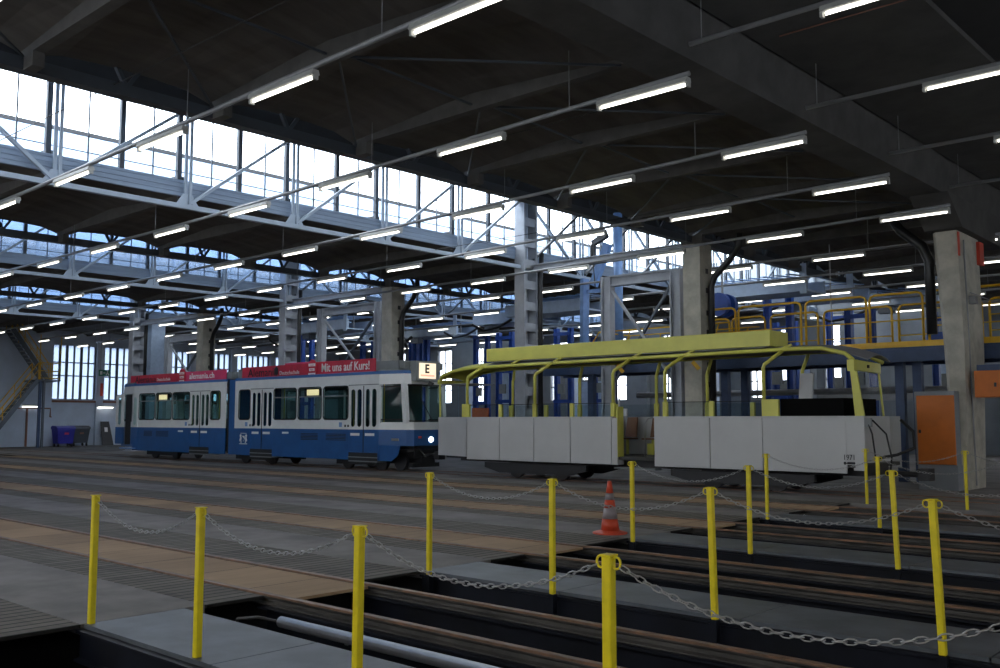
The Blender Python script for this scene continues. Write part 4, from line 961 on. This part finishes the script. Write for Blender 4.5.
# inside
for i, x in enumerate((-40.2, -39.1, -38.3, -37.2, -33.9-.3, -30., -29.1, -28.3, -27.4, -26.6)):
    for y in (TY0+.12, TY1-.57): MB().box(x-.04, x+.04, y, y+.45, 1.15, 1.75).box(x, x+.42, y, y+.45, 1.1, 1.16).box(x+.1, x+.3, y+.1, y+.35, .745, 1.1).build('passenger_seat', 'interior_teal', tram)
for x in (-36.8, -34.7, -32.0, -30.2, -26.1, -24.5):
    MB().tube([(x, TY0+.35, .745), (x, TY0+.35, 3.15)], .02, 6).build('grab_pole', 'pole_yellow', tram)
MB().box(-24.55, -24.5, TY0+.1, TY1-.1, .745, 3.15).build('cab_partition', 'interior_teal', tram)
MB().box(-24.0, -23.4, 21.3, 22.3, .745, 1.5).build('driver_desk', 'interior_teal', tram)
MB().box(-41.0, -33.8, TY1-.07, TY1-.06, .75, 1.68).box(-32.9, -24.6, TY1-.07, TY1-.06, .75, 1.68).build('inner_lining', 'interior_wall', tram)
for x in (-38.9, -28.2):
    b = MB().box(x-.35, x+.55, TY0+.06, TY0+.16, 2.55, 2.82).build('side_display', 'tram_dark', tram)
    o = MB().box(x-.2, x+.5, TY0+.052, TY0+.059, 2.58, 2.79).build('side_display_glow', 'display_warm', None); o.parent = b; o.matrix_parent_inverse = Matrix.Identity(4)

# ------------------------------------------------------------------ open yellow and white tram car
car2 = thing('open_tram_car', 'white open sided tram car with yellow roof frame and long yellow roof box', 'tram', (-15, 21.82, 0))
A0, A1 = -21.52, -8.21
PB, PT = .53, 1.75
def side_panels(y, sgn):
    yo = y
    for a, b in ((-20.28, -18.96), (-18.94, -17.64), (-17.62, -16.33), (-16.31, -14.95)) if True else ():
        MB().box(a, b, yo, yo+.04, PB, PT).build('side_panel', 'trailer_white', car2, bevel=.006)
    for a, b in ((-13.6, -12.01), (-11.99, -10.62), (-10.6, -8.62)):
        MB().box(a, b, yo, yo+.04, PB, PT).build('side_panel', 'trailer_white', car2, bevel=.006)
    xe_ = A1 if sgn < 0 else -8.46; MB().prism([(-8.615, PT), (-8.615, .72), (xe_, .72), (xe_, PT)], 'Y', yo, yo+.04).build('side_panel', 'trailer_white', car2)
    r = MB(); r.box(-20.3, -14.93, yo-.02, yo+.06, PT, PT+.04); r.box(-13.62, -8.2 if sgn < 0 else -8.45, yo-.02, yo+.06, PT, PT+.04); r.build('top_rail', 'trailer_white', car2)
side_panels(TY0, -1); side_panels(TY1-.04, 1)
# tapered ends
for (xs, xf, s, ca, cb_) in ((-20.3, -21.98, -1, .45, .45), (A1, -8.45, 1, .05, .02)):
    n_ = MB(); o = [(xs, TY0), (xf, TY0+ca), (xf, TY1-cb_), (xs if s < 0 else xf, TY1)]; inn = [(xs, TY0+.05), (xf-s*.05, TY0+ca+.03), (xf-s*.05, TY1-cb_-.03), (xs, TY1-.05)]
    vs = [(*p, .6) for p in o]+[(*p, PT+.04) for p in o]+[(*p, PT+.04) for p in inn]+[(*p, .6) for p in inn]; fs = []
    for i in range(3):
        for q in range(4): s0, s1 = q*4, ((q+1) % 4)*4; fs.append((s0+i, s0+i+1, s1+i+1, s1+i))
    n_.add(vs, fs); n_.build('end_panel', 'trailer_white', car2)
MB().box(-20.3, -8.25, TY0+.05, TY1-.05, .66, .74).build('deck', 'trailer_floor', car2)
MB().box(-20.9, -8.4, 21.1, 22.55, .46, .65).build('underframe', 'tram_dark', car2)
pj = MB(); pj.box(-14.93, -14.75, TY0, TY0+.3, PB, PT); pj.build('door_jamb', 'trailer_white', car2); MB().box(-14.78, -14.74, TY0+.01, TY0+.28, PB+.2, PT+.3).build('door_post', 'trailer_yellow', car2)
MB().box(-14.9, -13.62, TY0+.05, TY0+.35, .42, .46).build('step', 'tram_grey', car2)
for xc in (-17.9, -11.4):
    for dx in (-.85, .85):
        for y in (21.25, 22.3): MB().wheel(xc+dx, y, y+.1, .335, .32).build('wheel', 'wheel_steel', car2)
    f_ = MB()
    for y in (21.0, 22.5): f_.prism([(xc-1.9, .45), (xc-1.9, .3), (xc-1.3, .16), (xc+1.3, .16), (xc+1.9, .3), (xc+1.9, .45)], 'Y', y, y+.1)
    f_.box(xc-.2, xc+.2, 21.1, 22.5, .2, .45); f_.build('bogie_frame', 'tram_dark', car2)
# posts: upright, bend, top
def post(x, y, s, xt, zb, base=PT+.04, r=.045):
    MB().tube([(x, y, base), (x, y, zb-.06), (x+.03*(1 if xt > x else -1), y, zb+.02), (xt, y+s*.34, 3.33)], r, 8).build('roof_post', 'trailer_yellow', car2, smooth=True)
for x, xt in ((-20.32, -19.95), (-17.63, -17.25), (-14.91, -14.55), (-13.29, -12.95), (-10.58, -10.25)):
    post(x, TY0+.06, 1, xt, 2.98); post(x, TY1-.06, -1, xt, 2.98)
for x in (-20.4, -18.94, -17.63, -16.29, -14.91, -13.29, -11.96, -10.5):
    for y in (TY0+.02, TY1-.1): MB().box(x-.06, x+.06, y, y+.08, PT+.04, 2.16).build('post_socket', 'trailer_yellow', car2)
for a, b in ((-20.5, -20.2), (-10.62, -10.2)): MB().box(a, b, TY0+.01, TY0+.09, PT+.04, 2.18).build('corner_block', 'trailer_yellow', car2)
for a, b in ((-20.2, -19.0), (-18.88, -17.7), (-17.56, -16.35), (-16.23, -14.98), (-13.2, -12.02), (-11.9, -10.65)):
    MB().box(a, b, TY0+.04, TY0+.05, PT+.04, 2.14).build('glass_screen', 'clear_glass', car2); MB().box(a, b, TY1-.05, TY1-.04, PT+.04, 2.14).build('glass_screen', 'clear_glass', car2)
    MB().box(a, b, TY0+.035, TY0+.055, 2.14, 2.155).build('screen_edge', 'rubber', car2)
for y in (TY0+.4, TY1-.4):
    MB().tube([(-21.95, y+(.1 if y < 21.8 else -.1), 2.96), (-21.75, y, 3.10), (-21.3, y, 3.22), (-20.7, y, 3.28), (-20.2, y, 3.30), (-9.9, y, 3.36), (-9.3, y, 3.34), (-8.75, y, 3.2), (-8.5, y-(.2 if y < 21.8 else -.2), 3.04)], .05, 8).build('roof_rail', 'trailer_yellow', car2, smooth=True)
# arched roof skin with rounded ends
def roof_skin(x0, x1, z, m, nm, drop0=0, drop1=0, th=.025):
    n = 8; vs = []
    def row(x, zz, ins=0.):
        return [(x, TY0+.43+ins+(TY1-TY0-.86-2*ins)*k/n, zz+.13*sin(pi*k/n)) for k in range(n+1)]
    rws = []
    xsn = 10
    for i in range(xsn+1):
        t = i/xsn; x = x0+(x1-x0)*t
        dz = -drop0*(1-t)**4 - drop1*(t)**2.2
        rws.append(row(x, z+dz))
    vs = [p for r_ in rws for p in r_]+[(p[0], p[1], p[2]-th) for r_ in rws for p in r_]; N_ = (xsn+1)*(n+1); fs = []
    for i in range(xsn):
        for k in range(n):
            q = i*(n+1)+k; fs += [(q, q+1, q+n+2, q+n+1), (N_+q+n+1, N_+q+n+2, N_+q+1, N_+q)]
    ed = [k for k in range(n+1)]
    for k in range(n):
        fs.append((k+1, k, N_+k, N_+k+1)); q = xsn*(n+1)+k; fs.append((q, q+1, N_+q+1, N_+q))
    for i in range(xsn):
        q = i*(n+1); fs.append((q, q+n+1, N_+q+n+1, N_+q)); q += n; fs.append((q+n+1, q, N_+q, N_+q+n+1))
    MB().add(vs, fs).build(nm, m, car2, smooth=False)
roof_skin(-22.0, -19.9, 3.34, 'trailer_yellow', 'front_roof_hood', drop0=.40)
roof_skin(-19.88, -9.9, 3.355, 'canvas_grey', 'roof_canvas')
roof_skin(-9.88, -8.25, 3.355, 'canvas_grey', 'rear_roof_hood', drop1=.3)
MB().box(-21.9, -20.7, TY0+.5, TY1-.5, 2.80, 2.84).build('hood_lining', 'canvas_grey', car2)
MB().tube([(-21.93, TY0+.48, PT+.04), (-21.95, TY0+.48, 2.84)], .03, 8).build('end_post', 'trailer_yellow', car2); MB().tube([(-21.93, TY1-.5, PT+.04), (-21.95, TY1-.5, 2.84)], .03, 8).build('end_post', 'trailer_yellow', car2)
MB().prism([(-22.0, 2.84), (-21.88, 2.84), (-21.88, 2.96), (-22.0, 2.96)], 'Y', TY0+.42, TY1-.42).build('hood_edge', 'trailer_yellow', car2)
MB().box(-21.94, -21.93, TY0+.52, TY1-.54, PT+.04, 2.8).build('windscreen', 'clear_glass', car2)
# rear end frame
MB().add([(-8.50, TY0+.04, 2.78), (-8.36, TY0+.04, 2.78), (-8.22, TY0+.04, PT+.04), (-8.42, TY0+.04, PT+.04), (-8.50, TY0+.1, 2.78), (-8.36, TY0+.1, 2.78), (-8.22, TY0+.1, PT+.04), (-8.42, TY0+.1, PT+.04)], [(0,1,2,3),(4,5,6,7),(0,1,5,4),(1,2,6,5),(2,3,7,6),(3,0,4,7)]).build('end_post', 'trailer_yellow', car2)
MB().box(-8.56, -8.40, TY0+.03, TY0+.2, 2.78, 3.03).prism([(-8.5, TY0+.2), (-8.40, TY0+.2), (-8.62, TY1-.05), (-8.72, TY1-.05)], 'Z', 2.80, 3.03).build('end_header', 'trailer_yellow', car2)
MB().box(-8.49, -8.45, 21.7, 21.76, 2.88, 2.95).build('header_latch', 'rubber', car2)
MB().tube([(-8.66, TY1-.08, 2.8), (-8.58, TY1-.08, PT+.04)], .025, 6).build('end_post', 'trailer_yellow', car2)
MB().quad((-8.42, TY0+.15, PT+.05), (-8.62, TY1-.12, PT+.05), (-8.66, TY1-.12, 2.79), (-8.46, TY0+.15, 2.79)).build('windscreen', 'clear_glass', car2)
# roof box
rb = MB().box(-19.83, -10.55, 21.1, 22.06, 3.46, 3.845).build('roof_box', 'trailer_yellow', car2, bevel=.01)
MB().box(-19.7, -10.7, 21.2, 21.95, 3.44, 3.459).build('box_sill', 'trailer_white', car2)
for x in (-18.8, -17.2, -14.5, -12.9, -10.3):
    MB().bar((x, 21.12, 3.36), (x+.25, 21.2, 3.47), .12, .05).build('box_bracket', 'trailer_yellow', car2)
# inside
def seat(x, y, m, face=1):
    s = thing('x', 'x', 'x') if False else None
    b = MB(); b.prism([(x-.22, 1.16), (x+.22, 1.16), (x+.22, 1.2), (x-.22, 1.2)], 'Y', y-.22, y+.22)
    b.add([(x-.2, y+.17, 1.22), (x+.2, y+.17, 1.22), (x+.17, y+.27, 1.78), (x-.17, y+.27, 1.78), (x-.2, y+.2, 1.22), (x+.2, y+.2, 1.22), (x+.17, y+.30, 1.78), (x-.17, y+.30, 1.78)], [(0,1,2,3),(7,6,5,4),(0,1,5,4),(1,2,6,5),(2,3,7,6),(3,0,4,7)])
    b.build('seat_shell', m, car2); MB().box(x-.03, x+.03, y-.02, y+.04, .745, 1.16).build('seat_leg', 'trailer_yellow', car2)
for x in (-14.75, -14.2, -13.65, -13.1, -15.6, -16.2): seat(x, 22.4, 'seat_wood')
MB().box(-21.3, -20.6, 22.0, 22.05, 1.75, 2.08).build('front_seat_back', 'seat_orange', car2)
MB().box(-20.5, -19.4, 22.3, 22.8, .745, 1.0).build('seat_bench_base', 'trailer_yellow', car2); MB().box(-15., -13., 22.5, 22.8, .745, 1.05).build('seat_bench_base', 'trailer_yellow', car2)
h = MB()
for x, y in ((-14.05, TY0+.25), (-13.85, 21.9)): h.tube([(x, y, .745), (x, y, 1.6), (x+.08, y+.05, 1.74), (x+.3, y+.1, 1.78)], .018, 8)
h.build('grab_rail', 'chain_steel', car2, smooth=True)
MB().box(-15.4, -15.36, 21.7, 21.74, .745, 2.3).build('grab_pole', 'chain_steel', car2)
MB().box(-10.2, -8.7, TY0+.12, TY1-.2, 1.3, 2.19).build('driver_console', 'matt_black', car2)
MB().prism([(-10.55, 2.2), (-10.2, 2.2), (-10.15, 2.85), (-10.5, 2.85)], 'Y', 22.55, 22.6).build('seat_back_board', 'trailer_white', car2)
for x in (-15.5, -13.1): MB().bar((x, 21.8, 3.22), (x+.14, 21.9, 3.02), .13, .1).build('ceiling_lamp', 'safety_yellow', car2)
MB().box(-15.75, -15.55, 22.3, 22.35, 1.8, 2.02).build('notice', 'sign_white', car2)
text('car_number', '1971', .165, (-8.70, TY0-.006, .83), 'ink_black', car2, sx=.85)
pg = MB(); pg.prism([(-8.66+.03*cos(2*pi*k/12), .755+.035*sin(2*pi*k/12)) for k in range(12)], 'Y', TY0-.006, TY0-.001); pg.box(-8.64, -8.60, TY0-.006, TY0-.001, .745, .765)
pg.prism(rrect(-8.61, -8.43, .733, .783, .02), 'Y', TY0-.006, TY0-.001); pg.build('coupling_symbol', 'ink_black', car2)
cb = MB()
for k, p in enumerate(([(-8.15, TY0+.02, 1.68), (-8.02, TY0-.06, 1.4), (-7.98, TY0-.02, .9), (-7.98, TY0+.05, .6)], [(-8.05, TY0+.05, 1.7), (-7.78, TY0+.1, 1.4), (-7.68, TY0+.1, .9), (-7.75, TY0+.2, .62)], [(-7.74, 21.6, 1.7), (-7.45, 21.5, 1.45), (-7.4, 21.4, 1.1), (-7.7, 21.2, .95), (-8.0, 20.95, .88)])):
    cb.tube(p, .02 if k < 2 else .035, 6)
cb.build('cable', 'rubber', car2, smooth=True)
MB().box(-8.2, -8.05, TY0-.02, TY0+.06, 1.55, 1.74).build('cable_socket', 'tram_grey', car2)
MB().tube([(-8.2, 21.82, .52), (-7.4, 21.82, .5)], .06, 8).box(-7.45, -7.2, 21.65, 22., .38, .64).build('coupler', 'tram_dark', car2)
MB().box(-22.2, -20.9, 21.75, 21.9, .5, .62).build('coupler', 'tram_dark', car2)

# ------------------------------------------------------------------ daylight and camera
w = bpy.data.worlds.new('World'); bpy.context.scene.world = w; w.use_nodes = True
nt = w.node_tree; bg = nt.nodes['Background']
tc = nt.nodes.new('ShaderNodeTexCoord'); sp = nt.nodes.new('ShaderNodeSeparateXYZ'); nt.links.new(tc.outputs['Generated'], sp.inputs[0])
rp = nt.nodes.new('ShaderNodeValToRGB'); nt.links.new(sp.outputs['Z'], rp.inputs[0])
rp.color_ramp.elements[0].position = 0.; rp.color_ramp.elements[0].color = (.80, .88, 1., 1)
rp.color_ramp.elements[1].position = .5; rp.color_ramp.elements[1].color = (.97, .975, 1., 1)
nt.links.new(rp.outputs[0], bg.inputs[0]); bg.inputs[1].default_value = 4.
f_px = 955.; pitch = atan(86/f_px); yaw = atan(1050/hypot(f_px, 86))
cam = bpy.data.cameras.new('Camera'); co = bpy.data.objects.new('Camera', cam); col.objects.link(co)
cam.sensor_width = 36; cam.lens = f_px/1000*36; cam.clip_end = 500; cam.clip_start = .05
co.location = (0, 0, 1.7)
Fd = Vector((-cos(yaw)*cos(pitch), sin(yaw)*cos(pitch), sin(pitch)))
co.rotation_euler = Fd.to_track_quat('-Z', 'Y').to_euler()
sc = bpy.context.scene; sc.camera = co
sc.view_settings.view_transform = 'Standard'; sc.view_settings.look = 'None'; sc.view_settings.gamma = 1; sc.view_settings.use_curve_mapping = False
sc.view_settings.exposure = 1.05
sc.cycles.max_bounces = 6; sc.cycles.transparent_max_bounces = 16; sc.cycles.diffuse_bounces = 4; sc.cycles.sample_clamp_indirect = 4
sc.cycles.caustics_reflective = False; sc.cycles.caustics_refractive = False
